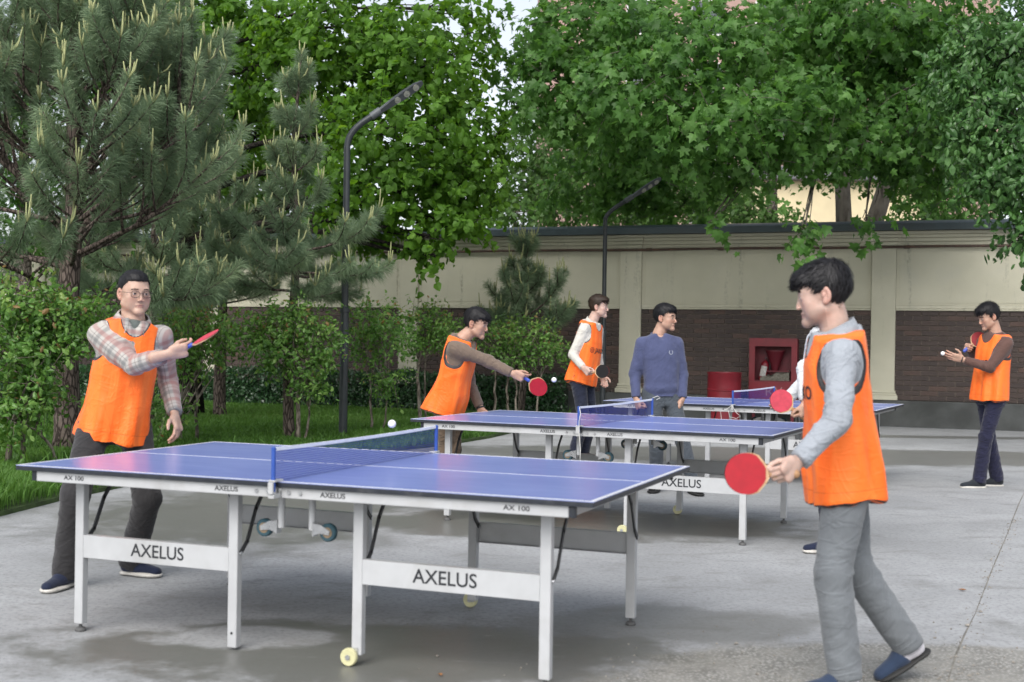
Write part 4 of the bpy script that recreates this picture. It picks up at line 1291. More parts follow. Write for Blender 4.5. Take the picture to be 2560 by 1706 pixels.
# red steel barrel
b0 = wall_xy(0, 0); bp_ = at(1810, 1000, 21.0)
t = thing('steel_barrel', 'red steel barrel standing beside the fire cabinet at the wall', 'barrel', (bp_[0], bp_[1], 0))
prof = [(0.0, 0.02), (0.27, 0.02), (0.278, 0.0), (0.288, 0.0), (0.288, 0.02)]
for zc in (0.30, 0.59):
    prof += [(0.280, zc - 0.05), (0.280, zc - 0.02), (0.291, zc - 0.008), (0.291, zc + 0.008), (0.280, zc + 0.02)]
prof += [(0.280, 0.85), (0.290, 0.865), (0.290, 0.885), (0.280, 0.885), (0.274, 0.865), (0.0, 0.862)]
MB().lathe(prof, 40).build('drum', M_RED, t, angle=35)
MB().lathe([(0.03, 0.863), (0.03, 0.878), (0.0, 0.878)], 14, 'Z', (0.15, -0.1, 0)).build('bung', M_REDD, t)

# fire cabinet on legs against the wall
s_c = 1.74
w0 = wall_xy(s_c, 0.36)
t = thing('fire_cabinet', 'open red fire cabinet with bucket and extinguisher against the brick wall', 'cabinet', (w0[0], w0[1], 0), WALL_A)
W2, ZB, ZT2, ZM = 0.40, 0.20, 1.46, 0.72
cab = MB()
cab.box(-W2, W2, 0.22, 0.25, ZB, ZT2)
cab.box(-W2, -W2 + 0.03, -0.02, 0.219, ZB, ZT2).box(W2 - 0.03, W2, -0.02, 0.219, ZB, ZT2)
cab.box(-W2 + 0.031, W2 - 0.031, -0.02, 0.219, ZT2 - 0.03, ZT2).box(-W2 + 0.031, W2 - 0.031, -0.02, 0.219, ZM - 0.02, ZM + 0.02).box(-W2 + 0.031, W2 - 0.031, -0.02, 0.219, ZB, ZB + 0.03)
cab.build('case', M_REDD, t)
fr = MB()
fr.box(-W2 - 0.01, W2 + 0.01, -0.045, -0.021, ZT2 - 0.13, ZT2 + 0.01).box(-W2 - 0.01, -W2 + 0.09, -0.045, -0.021, ZM, ZT2 - 0.131).box(W2 - 0.09, W2 + 0.01, -0.045, -0.021, ZM, ZT2 - 0.131)
fr.build('front_frame', M_RED, t)
dr = MB().box(-W2 - 0.01, W2 + 0.01, -0.047, -0.022, ZB, ZM - 0.001, 0.004).build('lower_panel', M_RED, t)
text_on_front('КУ', 0.02, -0.0485, 0.54, 0.15, dr, sx=1.15, bold=-0.01, mat=M_PALEP)
for sx in (-1, 1):
    MB().box(sx * 0.33 - 0.025, sx * 0.33 + 0.025, 0.02, 0.07, 0.0, ZB - 0.001).build('leg', M_REDD, t)
MB().lathe([(0.035, 0.86), (0.16, 1.24), (0.168, 1.245), (0.168, 1.26), (0.155, 1.25), (0.03, 0.88)], 24, 'Z', (0.02, 0.09, 0)).build('cone_bucket', M_REDD, t, angle=40)
MB().tube([(0.02 - 0.165, 0.09, 1.24)] + [(0.02 - 0.165 * math.cos(a), 0.05, 1.24 + 0.13 * math.sin(a)) for a in np.linspace(0.3, math.pi - 0.3, 9)] + [(0.02 + 0.165, 0.09, 1.24)], 0.005, 6).build('bucket_handle', M_REDD, t, smooth=True)
# sand heap in the middle bay
V, F = [], []
for i, x in enumerate(np.linspace(-0.22, W2 - 0.125, 24)):
    for j, y in enumerate((-0.015, 0.06, 0.14, 0.218)):
        V.append((x, y, ZM + 0.02 + (0.10 + 0.04 * math.sin(x * 9) + 0.02 * math.sin(x * 31)) * (1.0 if j else 0.85) + 0.01 * j))
for i in range(23):
    for j in range(3): F.append((i * 4 + j, i * 4 + 4 + j, i * 4 + 5 + j, i * 4 + 1 + j))
b = len(V)
for i, x in enumerate(np.linspace(-0.22, W2 - 0.125, 24)): V.append((x, -0.015, ZM + 0.0205))
for i in range(23): F.append((b + i, b + i + 1, i * 4 + 4, i * 4))
obj('sand', to_mesh('sand', np.array(V), F, M_SAND), t)
MB().box(-0.12, 0.27, 0.02, 0.03, ZM + 0.17, ZM + 0.19).build('tool_handle', M_REDD, t)
# extinguisher, a thing of its own inside the cabinet
ex = thing('fire_extinguisher', 'small red fire extinguisher with white label inside the fire cabinet', 'extinguisher', tuple(np.append(wall_xy(s_c - 0.20, 0.36 - 0.08), ZM + 0.0205)), WALL_A)
ex.rotation_euler = (0, R(10), WALL_A)
MB().lathe([(0.0, 0.0), (0.066, 0.0), (0.07, 0.012), (0.07, 0.27), (0.06, 0.31), (0.03, 0.335), (0.018, 0.345), (0.018, 0.37), (0, 0.37)], 24).build('cylinder', M_RED, ex, angle=40)
V, F = [], []
for i in range(9):
    a = -math.pi / 2 + (i - 4) * 0.2
    for z in (0.07, 0.25): V.append((0.0712 * math.cos(a), 0.0712 * math.sin(a), z))
for i in range(8): F.append((2 * i, 2 * i + 2, 2 * i + 3, 2 * i + 1))
obj('paper_label', to_mesh('paper_label', np.array(V), F, M_WLAB), ex)
MB().box(-0.015, 0.015, -0.07, 0.03, 0.371, 0.385).box(-0.012, 0.012, -0.075, 0.02, 0.398, 0.408).build('trigger', M_BRACE, ex)
MB().tube(bez((0.02, 0, 0.36), (0.11, -0.01, 0.36), (0.085, -0.01, 0.15), 8), 0.009, 8).build('hose', M_BRACE, ex, smooth=True)
POSE = {}
POSE['A'] = dict(pelvis=(-2.1827, 6.9000, 0.8925), neck=(-2.0917, 6.9000, 1.4347), fwd=(0.4512, -0.8924, 0.0000), H=1.76, head=(-2.0873, 6.9000, 1.5804), gaze=(0.6211, -0.7814, -0.0601),
    left=dict(shoulder=(-1.9545, 6.9762, 1.3538), elbow=(-1.9549, 7.1197, 1.0941), wrist=(-1.8707, 6.9697, 0.9107), hand=(-1.8370, 6.9315, 0.8359), hip=(-2.0930, 6.9454, 0.8725), knee=(-1.9931, 6.8854, 0.4560), ankle=(-2.1236, 7.0510, 0.0900), foot=(0.9536, -0.3011, 0.0000)),
    right=dict(shoulder=(-2.2560, 6.8238, 1.3538), elbow=(-2.0295, 6.7213, 1.1919), wrist=(-1.8093, 6.6200, 1.2586), hand=(-1.7245, 6.6423, 1.2809), hip=(-2.2725, 6.8546, 0.8725), knee=(-2.3020, 6.6307, 0.5037), ankle=(-2.3660, 6.6871, 0.0900), foot=(-0.2425, -0.9701, 0.0000)))
POSE['B'] = dict(pelvis=(-0.5316, 10.4000, 0.8699), neck=(-0.3974, 10.3500, 1.3609), fwd=(0.9684, -0.2496, 0.0000), H=1.72, head=(-0.3000, 10.3500, 1.4882), gaze=(0.9285, -0.2995, -0.2196),
    left=dict(shoulder=(-0.3777, 10.5179, 1.2822), elbow=(-0.3577, 10.6179, 1.0022), wrist=(-0.2577, 10.5379, 0.7822), hand=(-0.2377, 10.5079, 0.6972), hip=(-0.5071, 10.4952, 0.8499), knee=(-0.4769, 10.5011, 0.4283), ankle=(-0.7068, 10.5567, 0.0900), foot=(0.9487, -0.3162, 0.0000)),
    right=dict(shoulder=(-0.4601, 10.1981, 1.2822), elbow=(-0.1871, 10.2015, 1.1846), wrist=(0.0170, 10.1037, 1.0890), hand=(0.0948, 10.0744, 1.0587), hip=(-0.5561, 10.3048, 0.8499), knee=(-0.5381, 10.4742, 0.4601), ankle=(-0.5673, 10.6607, 0.0900), foot=(0.8742, -0.4856, 0.0000)))
POSE['C'] = dict(pelvis=(0.7962, 14.2000, 0.9840), neck=(0.9144, 14.2000, 1.5764), fwd=(0.8486, -0.5291, 0.0000), H=1.84, head=(0.9799, 14.2000, 1.7500), gaze=(0.9596, -0.2799, -0.0300),
    left=dict(shoulder=(0.9918, 14.3499, 1.4960), elbow=(0.9918, 14.4199, 1.2160), wrist=(1.0518, 14.4099, 0.9660), hand=(1.0718, 14.3899, 0.8860), hip=(0.8435, 14.2758, 0.9640), knee=(0.9169, 14.2380, 0.5195), ankle=(0.8335, 14.2978, 0.0900), foot=(0.9320, -0.3624, 0.0000)),
    right=dict(shoulder=(0.8048, 14.0501, 1.4960), elbow=(0.6857, 14.0525, 1.2096), wrist=(0.7985, 13.8648, 1.0640), hand=(0.8537, 13.8117, 1.0086), hip=(0.7489, 14.1242, 0.9640), knee=(0.8149, 14.0769, 0.5193), ankle=(0.7244, 14.1274, 0.0900), foot=(0.9138, -0.4061, 0.0000)))
POSE['D'] = dict(pelvis=(1.3671, 11.4000, 0.9150), neck=(1.3410, 11.4000, 1.4325), fwd=(0.1191, -0.9929, 0.0000), H=1.7, head=(1.3935, 11.4000, 1.5791), gaze=(0.8615, -0.5068, -0.0304),
    left=dict(shoulder=(1.5072, 11.4194, 1.3506), elbow=(1.5652, 11.4494, 1.0706), wrist=(1.5532, 11.3494, 0.8406), hand=(1.5272, 11.3194, 0.7606), hip=(1.4491, 11.4098, 0.8950), knee=(1.5527, 11.3045, 0.4933), ankle=(1.6501, 11.2531, 0.0900), foot=(0.2873, -0.9578, 0.0000)),
    right=dict(shoulder=(1.1831, 11.3806, 1.3506), elbow=(1.1251, 11.4106, 1.0706), wrist=(1.1311, 11.3106, 0.8406), hand=(1.1531, 11.2806, 0.7606), hip=(1.2851, 11.3902, 0.8950), knee=(1.3197, 11.3081, 0.4869), ankle=(1.3325, 11.4019, 0.0900), foot=(-0.3304, -0.9439, 0.0000)))
POSE['E'] = dict(pelvis=(1.3310, 4.9500, 0.8898), neck=(1.2694, 4.9500, 1.3988), fwd=(-0.9949, 0.1010, 0.0000), H=1.72, head=(1.2291, 4.9500, 1.5502), gaze=(-0.9520, 0.2532, -0.1722),
    left=dict(shoulder=(1.2626, 4.7857, 1.3174), elbow=(1.2086, 4.6198, 1.0858), wrist=(1.0388, 4.5444, 0.9251), hand=(0.9856, 4.4848, 0.8871), hip=(1.3225, 4.8669, 0.8698), knee=(1.2568, 4.8465, 0.4764), ankle=(1.3100, 4.8500, 0.0900), foot=(-0.9701, -0.2425, 0.0000)),
    right=dict(shoulder=(1.2959, 5.1143, 1.3174), elbow=(1.3659, 5.1443, 1.0374), wrist=(1.3759, 5.1443, 0.7874), hand=(1.3659, 5.1343, 0.7074), hip=(1.3394, 5.0331, 0.8698), knee=(1.3936, 5.0490, 0.4729), ankle=(1.6200, 5.0800, 0.1550), foot=(-0.8575, -0.1009, -0.5044)))
POSE['F'] = dict(pelvis=(4.6439, 12.1000, 0.9366), neck=(4.6705, 12.1000, 1.4867), fwd=(-0.9326, -0.3610, 0.0000), H=1.76, head=(4.6099, 12.1000, 1.6523), gaze=(-0.9380, -0.1185, -0.3258),
    left=dict(shoulder=(4.7275, 11.9424, 1.4048), elbow=(4.5488, 11.9008, 1.1717), wrist=(4.3217, 11.9830, 1.2415), hand=(4.2394, 12.0122, 1.2654), hip=(4.6748, 12.0203, 0.9166), knee=(4.5864, 12.0663, 0.4958), ankle=(4.5530, 12.1327, 0.0800), foot=(-0.9950, -0.0995, 0.0000)),
    right=dict(shoulder=(4.6055, 12.2576, 1.4048), elbow=(4.6365, 12.4880, 1.2205), wrist=(4.5078, 12.3162, 1.3514), hand=(4.4394, 12.2587, 1.3663), hip=(4.6131, 12.1797, 0.9166), knee=(4.6785, 12.2353, 0.4866), ankle=(4.7917, 12.3078, 0.0800), foot=(-0.9889, -0.1483, 0.0000)))
POSE['G'] = dict(pelvis=(2.1436, 8.3500, 0.9297), neck=(2.1033, 8.3500, 1.4714), fwd=(-0.9536, -0.3011, 0.0000), H=1.74, head=(2.0959, 8.3500, 1.6049), gaze=(-0.9782, -0.2017, -0.0504),
    left=dict(shoulder=(2.1597, 8.1907, 1.3896), elbow=(1.9320, 8.2401, 1.2114), wrist=(1.9173, 8.1624, 0.9757), hand=(1.9031, 8.1606, 0.8874), hip=(2.1690, 8.2694, 0.9097), knee=(2.0572, 8.1936, 0.5041), ankle=(2.1043, 8.1672, 0.0900), foot=(-0.9950, -0.0995, 0.0000)),
    right=dict(shoulder=(2.0591, 8.5093, 1.3896), elbow=(2.0191, 8.5593, 1.1096), wrist=(1.8591, 8.5093, 0.9696), hand=(1.7891, 8.4793, 0.9296), hip=(2.1181, 8.4306, 0.9097), knee=(2.2076, 8.4571, 0.4876), ankle=(2.3438, 8.4984, 0.0900), foot=(-0.9950, -0.0995, 0.0000)))
SHORT = dict(sh='shoulder', el='elbow', wr='wrist', hd='hand', hip='hip', kn='knee', an='ankle', ft='foot')
def joints(k):
    """flat joint table of one person: short joint name + side letter"""
    p = POSE[k]
    J = dict(pelvis=p['pelvis'], neck=p['neck'], fwd=p['fwd'], H=p['H'], head=p['head'], hf=p['gaze'])
    for q, name in (('L', 'left'), ('R', 'right')):
        for a, b in SHORT.items():
            J[a + q] = p[name][b]
    return J
# ================================================================== PEOPLE
def V3(*a): return np.array(a, dtype=np.float64)
def unit(v): v = np.asarray(v, float); return v / (np.linalg.norm(v) + 1e-12)

# ---- signed-distance modelling -----------------------------------------
def cap(a, b, ra, rb, flat=None, fk=1.0, flat_end=False):
    """tapered capsule; flat: direction squeezed by fk; flat_end: cut square at b"""
    a = np.asarray(a, float); b = np.asarray(b, float); ba = b - a; L2 = float(ba @ ba) + 1e-12; L = math.sqrt(L2)
    m = max(ra, rb)
    lo = np.minimum(a, b) - m; hi = np.maximum(a, b) + m
    def f(x, y, z):
        px, py, pz = x - a[0], y - a[1], z - a[2]
        tt = (px * ba[0] + py * ba[1] + pz * ba[2]) / L2
        t = np.clip(tt, 0, 1)
        qx, qy, qz = px - t * ba[0], py - t * ba[1], pz - t * ba[2]
        d2 = qx * qx + qy * qy + qz * qz
        if flat is not None:
            qn = qx * flat[0] + qy * flat[1] + qz * flat[2]
            d2 = d2 + (fk * fk - 1) * qn * qn
        d = np.sqrt(d2) - (ra + (rb - ra) * t)
        if flat is not None: d = d / (1 + 0.35 * (fk - 1))
        if flat_end:
            d = np.maximum(d, (tt - 1) * L)
        return d
    return f, lo, hi
def ell(c, r, M=None):
    c = np.asarray(c, float); r = np.asarray(r, float)
    m = r.max()
    def f(x, y, z):
        px, py, pz = x - c[0], y - c[1], z - c[2]
        if M is not None:
            px, py, pz = (M[0][0] * px + M[0][1] * py + M[0][2] * pz, M[1][0] * px + M[1][1] * py + M[1][2] * pz, M[2][0] * px + M[2][1] * py + M[2][2] * pz)
        k0 = np.sqrt((px / r[0]) ** 2 + (py / r[1]) ** 2 + (pz / r[2]) ** 2)
        k1 = np.sqrt((px / r[0] ** 2) ** 2 + (py / r[1] ** 2) ** 2 + (pz / r[2] ** 2) ** 2)
        return k0 * (k0 - 1.0) / (k1 + 1e-9)
    return f, c - (m if M is not None else r), c + (m if M is not None else r)

class Sdf:
    def __init__(s): s.ops = []
    def u(s, prim, k=0.01): s.ops.append(('u', prim[0], np.asarray(prim[1]), np.asarray(prim[2]), k)); return s
    def sub(s, prim, k=0.004): s.ops.append(('s', prim[0], np.asarray(prim[1]), np.asarray(prim[2]), k)); return s
    def inter(s, f, k=0.0): s.ops.append(('i', f, None, None, k)); return s
    @staticmethod
    def comb(kind, D, d, k):
        if kind == 'u':
            if k <= 0: return np.minimum(D, d)
            h = np.clip(0.5 + 0.5 * (D - d) / k, 0, 1)
            return D + (d - D) * h - k * h * (1 - h)
        if kind == 's': d = -d
        if k <= 0: return np.maximum(D, d)
        h = np.clip(0.5 - 0.5 * (D - d) / k, 0, 1)
        return D + (d - D) * h + k * h * (1 - h)
    def bounds(s):
        los = [o[2] for o in s.ops if o[0] == 'u']; his = [o[3] for o in s.ops if o[0] == 'u']
        return np.min(los, 0), np.max(his, 0)
    def ev(s, P):
        x, y, z = P[:, 0], P[:, 1], P[:, 2]
        D = np.full(len(P), 1.0)
        for kind, f, lo, hi, k in s.ops:
            D = s.comb(kind, D, f(x, y, z), k)
        return D
    def mesh(s, h):
        lo, hi = s.bounds()
        lo = lo - 2.5 * h; n = np.ceil((hi - lo + 2.5 * h) / h).astype(int) + 1
        ax = [(lo[i] + h * np.arange(n[i])).astype(np.float32) for i in range(3)]
        D = np.full(tuple(n), 1.0, np.float32)
        for kind, f, a, b, k in s.ops:
            if a is None:
                sl = (slice(None),) * 3
            else:
                m = k + 2.5 * h
                i0 = np.clip(np.floor((a - m - lo) / h).astype(int), 0, n - 1); i1 = np.clip(np.ceil((b + m - lo) / h).astype(int) + 1, 1, n)
                if np.any(i1 <= i0): continue
                sl = tuple(slice(i0[q], i1[q]) for q in range(3))
            d = f(ax[0][sl[0]][:, None, None], ax[1][sl[1]][None, :, None], ax[2][sl[2]][None, None, :])
            D[sl] = s.comb(kind, D[sl], d, k)
        return nets(D, lo, h)

EDG = [(a, b) for a in range(8) for b in range(a + 1, 8) if bin(a ^ b).count('1') == 1]
def nets(D, lo, h):
    S = D < 0
    c = np.zeros(tuple(np.array(D.shape) - 1), np.int8)
    for k in range(8):
        dx, dy, dz = k & 1, (k >> 1) & 1, (k >> 2) & 1
        c += S[dx:D.shape[0] - 1 + dx, dy:D.shape[1] - 1 + dy, dz:D.shape[2] - 1 + dz]
    I = np.argwhere((c > 0) & (c < 8))
    idx = np.full(c.shape, -1, np.int64); idx[I[:, 0], I[:, 1], I[:, 2]] = np.arange(len(I))
    cv = np.stack([D[I[:, 0] + (k & 1), I[:, 1] + ((k >> 1) & 1), I[:, 2] + ((k >> 2) & 1)] for k in range(8)], 1)
    acc = np.zeros((len(I), 3)); cnt = np.zeros(len(I))
    off = np.array([[k & 1, (k >> 1) & 1, (k >> 2) & 1] for k in range(8)], float)
    for a, b in EDG:
        m = (cv[:, a] < 0) != (cv[:, b] < 0)
        t = np.where(m, cv[:, a] / (cv[:, a] - cv[:, b] + 1e-20), 0)
        acc += np.where(m[:, None], off[a] + (off[b] - off[a]) * t[:, None], 0); cnt += m
    V = lo + h * (I + acc / cnt[:, None])
    F = []
    for axis in range(3):
        sl0 = [slice(None)] * 3; sl1 = [slice(None)] * 3
        sl0[axis] = slice(0, -1); sl1[axis] = slice(1, None)
        A, Bq = S[tuple(sl0)], S[tuple(sl1)]
        E = np.argwhere(A != Bq)
        o1, o2 = (axis + 1) % 3, (axis + 2) % 3
        ok = (E[:, o1] > 0) & (E[:, o2] > 0) & (E[:, o1] < c.shape[o1]) & (E[:, o2] < c.shape[o2])
        E = E[ok]
        s0 = A[E[:, 0], E[:, 1], E[:, 2]]
        def cell(d1, d2):
            q = E.copy(); q[:, o1] -= d1; q[:, o2] -= d2
            return idx[q[:, 0], q[:, 1], q[:, 2]]
        Q = np.stack([cell(1, 1), cell(0, 1), cell(0, 0), cell(1, 0)], 1)
        F.append(np.where(s0[:, None], Q, Q[:, ::-1]))
    F = np.concatenate(F)
    F = F[(F >= 0).all(1)]
    return V, F

def vnormals(V, F):
    n = np.cross(V[F[:, 2]] - V[F[:, 0]], V[F[:, 3]] - V[F[:, 1]])
    N = np.zeros_like(V)
    for k in range(4): np.add.at(N, F[:, k], n)
    return N / (np.linalg.norm(N, axis=1, keepdims=True) + 1e-12)
def relax(V, F, it=1, w=0.5):
    for _ in range(it):
        A = np.zeros_like(V); c = np.zeros(len(V))
        for k in range(4):
            np.add.at(A, F[:, k], V[F[:, (k + 1) % 4]]); np.add.at(c, F[:, k], 1)
        V = V * (1 - w) + w * A / np.maximum(c, 1)[:, None]
    return V

# ---- cloth and skin materials -------------------------------------------
def cloth(name, col, var=0.12, weave=900.0, rough=0.85, sheen=0.2, denim=False, crease=1.0):
    if name in MATS: return MATS[name]
    m, nt, out = _new(name); g = NT(nt)
    co = g.coord('Object')
    n1 = g.noise(co, 7, 4); n2 = g.noise(co, 160, 2)
    c = g.mix(g.smooth(n1, 0.3, 0.7), tuple(q * (1 - var) for q in col), tuple(min(1, q * (1 + var)) for q in col))
    c = g.mix(g.math('MULTIPLY', n2, 0.22 if denim else 0.12), c, tuple(min(1, q * 1.7 + 0.03) for q in col) if denim else tuple(q * 0.7 for q in col))
    pl = g.mapping(g.attr('pl', 'Vector'), (1, 1, 1), (0.0, 0.35, 0.75))
    cr = g.noise(g.mapping(pl, (14, 4.5, 4.5)), 1.0, 3, 0.5, 0.8)
    cr2 = g.noise(g.mapping(g.attr('pl', 'Vector'), (11, 5, 5), (0.3, 0.2, -0.7)), 1.0, 3, 0.5, 0.8)
    crz = g.math('ADD', g.math('SUBTRACT', 1.0, g.smooth(g.math('ABSOLUTE', g.math('SUBTRACT', cr, 0.5)), 0.0, 0.11)), g.math('SUBTRACT', 1.0, g.smooth(g.math('ABSOLUTE', g.math('SUBTRACT', cr2, 0.5)), 0.0, 0.10)))
    hgt = g.math('ADD', g.math('MULTIPLY', crz, 3.0 * crease), g.math('ADD', g.math('MULTIPLY', g.noise(co, weave, 1), 0.35), g.math('MULTIPLY', g.noise(co, 45, 3), 0.8)))
    b = g.bump(hgt, 0.45, 0.0035)
    g.l(g.bsdf(c, rough, 0, 0.2, b, Sheen_Weight=sheen, Sheen_Roughness=0.5), out.inputs[0])
    MATS[name] = m
    return m

def vest_mat():
    m, nt, out = _new('orange_bib'); g = NT(nt)
    pl = g.n('ShaderNodeSeparateXYZ'); g.l(g.attr('pl', 'Vector'), pl.inputs[0])
    tr = g.attr('trim')
    st = g.math('SINE', g.math('MULTIPLY', pl.outputs[0], 2 * math.pi / 0.085))
    c = g.mix(g.math('MULTIPLY', g.smooth(st, -0.25, 0.25), 0.55), (0.94, 0.140, 0.010), (0.99, 0.212, 0.030))
    c = g.mix(g.math('MULTIPLY', g.smooth(g.noise(g.coord('Object'), 5, 3), 0.35, 0.7), 0.35), c, (1.0, 0.215, 0.03))
    seam = g.math('SUBTRACT', 1.0, g.smooth(g.math('ABSOLUTE', g.math('SUBTRACT', pl.outputs[1], 0.062)), 0.0015, 0.0035))
    c = g.mix(g.math('MULTIPLY', seam, 0.5), c, (0.65, 0.10, 0.01))
    edge = g.math('SUBTRACT', 1.0, g.smooth(tr, 0.0035, 0.0055))
    c = g.mix(edge, c, (0.018, 0.016, 0.018))
    cr = g.noise(g.mapping(g.attr('pl', 'Vector'), (8, 4, 8), (0, 0, 0.5)), 1.0, 4, 0.55, 0.9)
    cr2 = g.noise(g.mapping(g.attr('pl', 'Vector'), (4, 9, 4), (0, 0, -0.4)), 1.0, 4, 0.55, 0.9)
    crz = g.math('ADD', g.math('SUBTRACT', 1.0, g.smooth(g.math('ABSOLUTE', g.math('SUBTRACT', cr, 0.5)), 0.0, 0.07)), g.math('MULTIPLY', g.math('SUBTRACT', 1.0, g.smooth(g.math('ABSOLUTE', g.math('SUBTRACT', cr2, 0.5)), 0.0, 0.05)), 0.7))
    h = g.math('ADD', g.math('ADD', g.math('MULTIPLY', g.noise(g.coord('Object'), 60, 3), 0.5), g.math('MULTIPLY', seam, -0.6)), g.math('MULTIPLY', crz, 1.6))
    g.l(g.bsdf(c, 0.5, 0, 0.35, g.bump(h, 0.28, 0.003), Sheen_Weight=0.08), out.inputs[0])
    return m
M_VEST = vest_mat()

def plaid_mat():
    m, nt, out = _new('plaid_flannel'); g = NT(nt)
    pl = g.n('ShaderNodeSeparateXYZ'); g.l(g.attr('pl', 'Vector'), pl.inputs[0])
    def stripes(s, per, ph, w):
        t = g.math('FRACT', g.math('ADD', g.math('DIVIDE', s, per), ph))
        return g.math('SUBTRACT', 1.0, g.smooth(g.math('ABSOLUTE', g.math('SUBTRACT', t, 0.5)), w * 0.55, w * 1.35))
    c = (0.43, 0.41, 0.38)
    cur = g.mix(0.0, c, c)
    for s in (pl.outputs[0], pl.outputs[1]):
        cur = g.mix(g.math('MULTIPLY', stripes(s, 0.112, 0.1, 0.11), 0.48), cur, (0.29, 0.10, 0.09))
        cur = g.mix(g.math('MULTIPLY', stripes(s, 0.112, 0.55, 0.12), 0.48), cur, (0.11, 0.12, 0.125))
        cur = g.mix(g.math('MULTIPLY', stripes(s, 0.112, 0.82, 0.02), 0.5), cur, (0.12, 0.10, 0.10))
    co = g.coord('Object')
    g.l(g.bsdf(cur, 0.9, 0, 0.2, g.bump(g.noise(co, 700, 2), 0.2, 0.002), Sheen_Weight=0.2), out.inputs[0])
    return m
M_PLAID = plaid_mat()

def skin_mat(name, col, lip, rough=0.48):
    m, nt, out = _new(name); g = NT(nt)
    mk = g.n('ShaderNodeSeparateXYZ'); g.l(g.attr('mk', 'Vector'), mk.inputs[0])
    co = g.coord('Object')
    n = g.noise(co, 35, 4)
    c = g.mix(g.smooth(n, 0.3, 0.7), tuple(q * 0.92 for q in col), tuple(q * 1.06 for q in col))
    c = g.mix(g.math('MULTIPLY', mk.outputs[2], 0.55), c, (col[0] * 1.02, col[1] * 0.62, col[2] * 0.58))
    c = g.mix(g.math('MULTIPLY', mk.outputs[0], 0.85), c, lip)
    c = g.mix(g.math('MULTIPLY', mk.outputs[1], 0.75), c, (0.05, 0.04, 0.038))
    b = g.bump(g.noise(co, 420, 3), 0.12, 0.001)
    g.l(g.bsdf(c, rough, 0, 0.4, b, Subsurface_Weight=0.12, Subsurface_Radius=(0.012, 0.005, 0.003), Subsurface_Scale=0.6), out.inputs[0])
    return m
M_SKIN1 = skin_mat('skin_fair_olive', (0.49, 0.325, 0.25), (0.38, 0.18, 0.155))
M_SKIN2 = skin_mat('skin_tan', (0.45, 0.275, 0.20), (0.34, 0.155, 0.13))
M_SKIN3 = skin_mat('skin_fair', (0.50, 0.345, 0.285), (0.38, 0.19, 0.17))
def hair_mat(name, col, tint):
    m, nt, out = _new(name); g = NT(nt)
    r = g.attr('rnd')
    c = g.mix(r, col, tint)
    g.l(g.bsdf(c, 0.5, 0, 0.28), out.inputs[0])
    return m
M_HAIRK = hair_mat('black_hair', (0.007, 0.007, 0.008), (0.022, 0.021, 0.024))
M_HAIRB = hair_mat('brown_hair', (0.022, 0.014, 0.010), (0.060, 0.040, 0.028))
def eye_mat():
    m, nt, out = _new('eye'); g = NT(nt)
    s = g.n('ShaderNodeSeparateXYZ'); g.l(g.coord('Object'), s.inputs[0])
    c = g.ramp(g.math('DIVIDE', s.outputs[1], 0.0128), [(0.0, (0.62, 0.58, 0.55)), (0.84, (0.66, 0.62, 0.60)), (0.87, (0.03, 0.018, 0.012)), (0.96, (0.05, 0.028, 0.018)), (0.975, (0.004, 0.004, 0.004))])
    g.l(g.bsdf(c, 0.12, 0, 0.6), out.inputs[0])
    return m
M_EYE = eye_mat()
M_RIM = pm('glasses_rim', (0.02, 0.018, 0.016), 0.3, 0.1, 20)
def lens_mat():
    m, nt, out = _new('spectacle_glass'); g = NT(nt)
    gl = g.n('ShaderNodeBsdfGlossy'); gl.inputs['Roughness'].default_value = 0.03
    tr = g.n('ShaderNodeBsdfTransparent')
    fr = g.n('ShaderNodeFresnel'); fr.inputs[0].default_value = 1.35
    mx = g.n('ShaderNodeMixShader'); g.l(fr.outputs[0], mx.inputs[0]); g.l(tr.outputs[0], mx.inputs[1]); g.l(gl.outputs[0], mx.inputs[2])
    g.l(mx.outputs[0], out.inputs[0])
    return m
M_SPEC = lens_mat()

C_ = dict(
    charcoal=cloth('charcoal_chino', (0.032, 0.031, 0.033), crease=0.5), khaki=cloth('khaki_trousers', (0.165, 0.12, 0.085)), navy=cloth('navy_trousers', (0.016, 0.020, 0.038)),
    jeans=cloth('grey_jeans', (0.055, 0.066, 0.080), denim=True, crease=0.7), pale_jeans=cloth('pale_grey_jeans', (0.145, 0.158, 0.170), denim=True, crease=0.42), navy2=cloth('dark_blue_trousers', (0.018, 0.019, 0.045)),
    brown=cloth('taupe_sweater', (0.155, 0.115, 0.088), crease=0.4), cream=cloth('cream_sweater', (0.56, 0.54, 0.49), crease=0.5), blue=cloth('blue_sweatshirt', (0.068, 0.080, 0.158), 0.08, crease=0.3), greyshirt=cloth('grey_shirt', (0.30, 0.325, 0.36)),
    choc=cloth('brown_sweater', (0.105, 0.058, 0.048), crease=0.4), white=cloth('white_shirt', (0.62, 0.64, 0.66)), tee=cloth('green_tshirt', (0.12, 0.14, 0.13)), sock=cloth('white_sock', (0.62, 0.60, 0.64)),
    shoe_navy=cloth('navy_knit_shoe', (0.012, 0.018, 0.045), rough=0.75), shoe_blk=cloth('black_shoe', (0.012, 0.012, 0.013), rough=0.5), shoe_dk=cloth('dark_suede_shoe', (0.02, 0.024, 0.03)), shoe_slip=cloth('blue_slip_on', (0.028, 0.045, 0.085)))
M_SOLEW = pm('white_sole', (0.55, 0.53, 0.49), 0.6, 0.12, 30, dirt=(0.25, 0.23, 0.2), dirt_amt=0.5)
M_SOLEB = pm('black_sole', (0.018, 0.018, 0.018), 0.7, 0.2, 30)

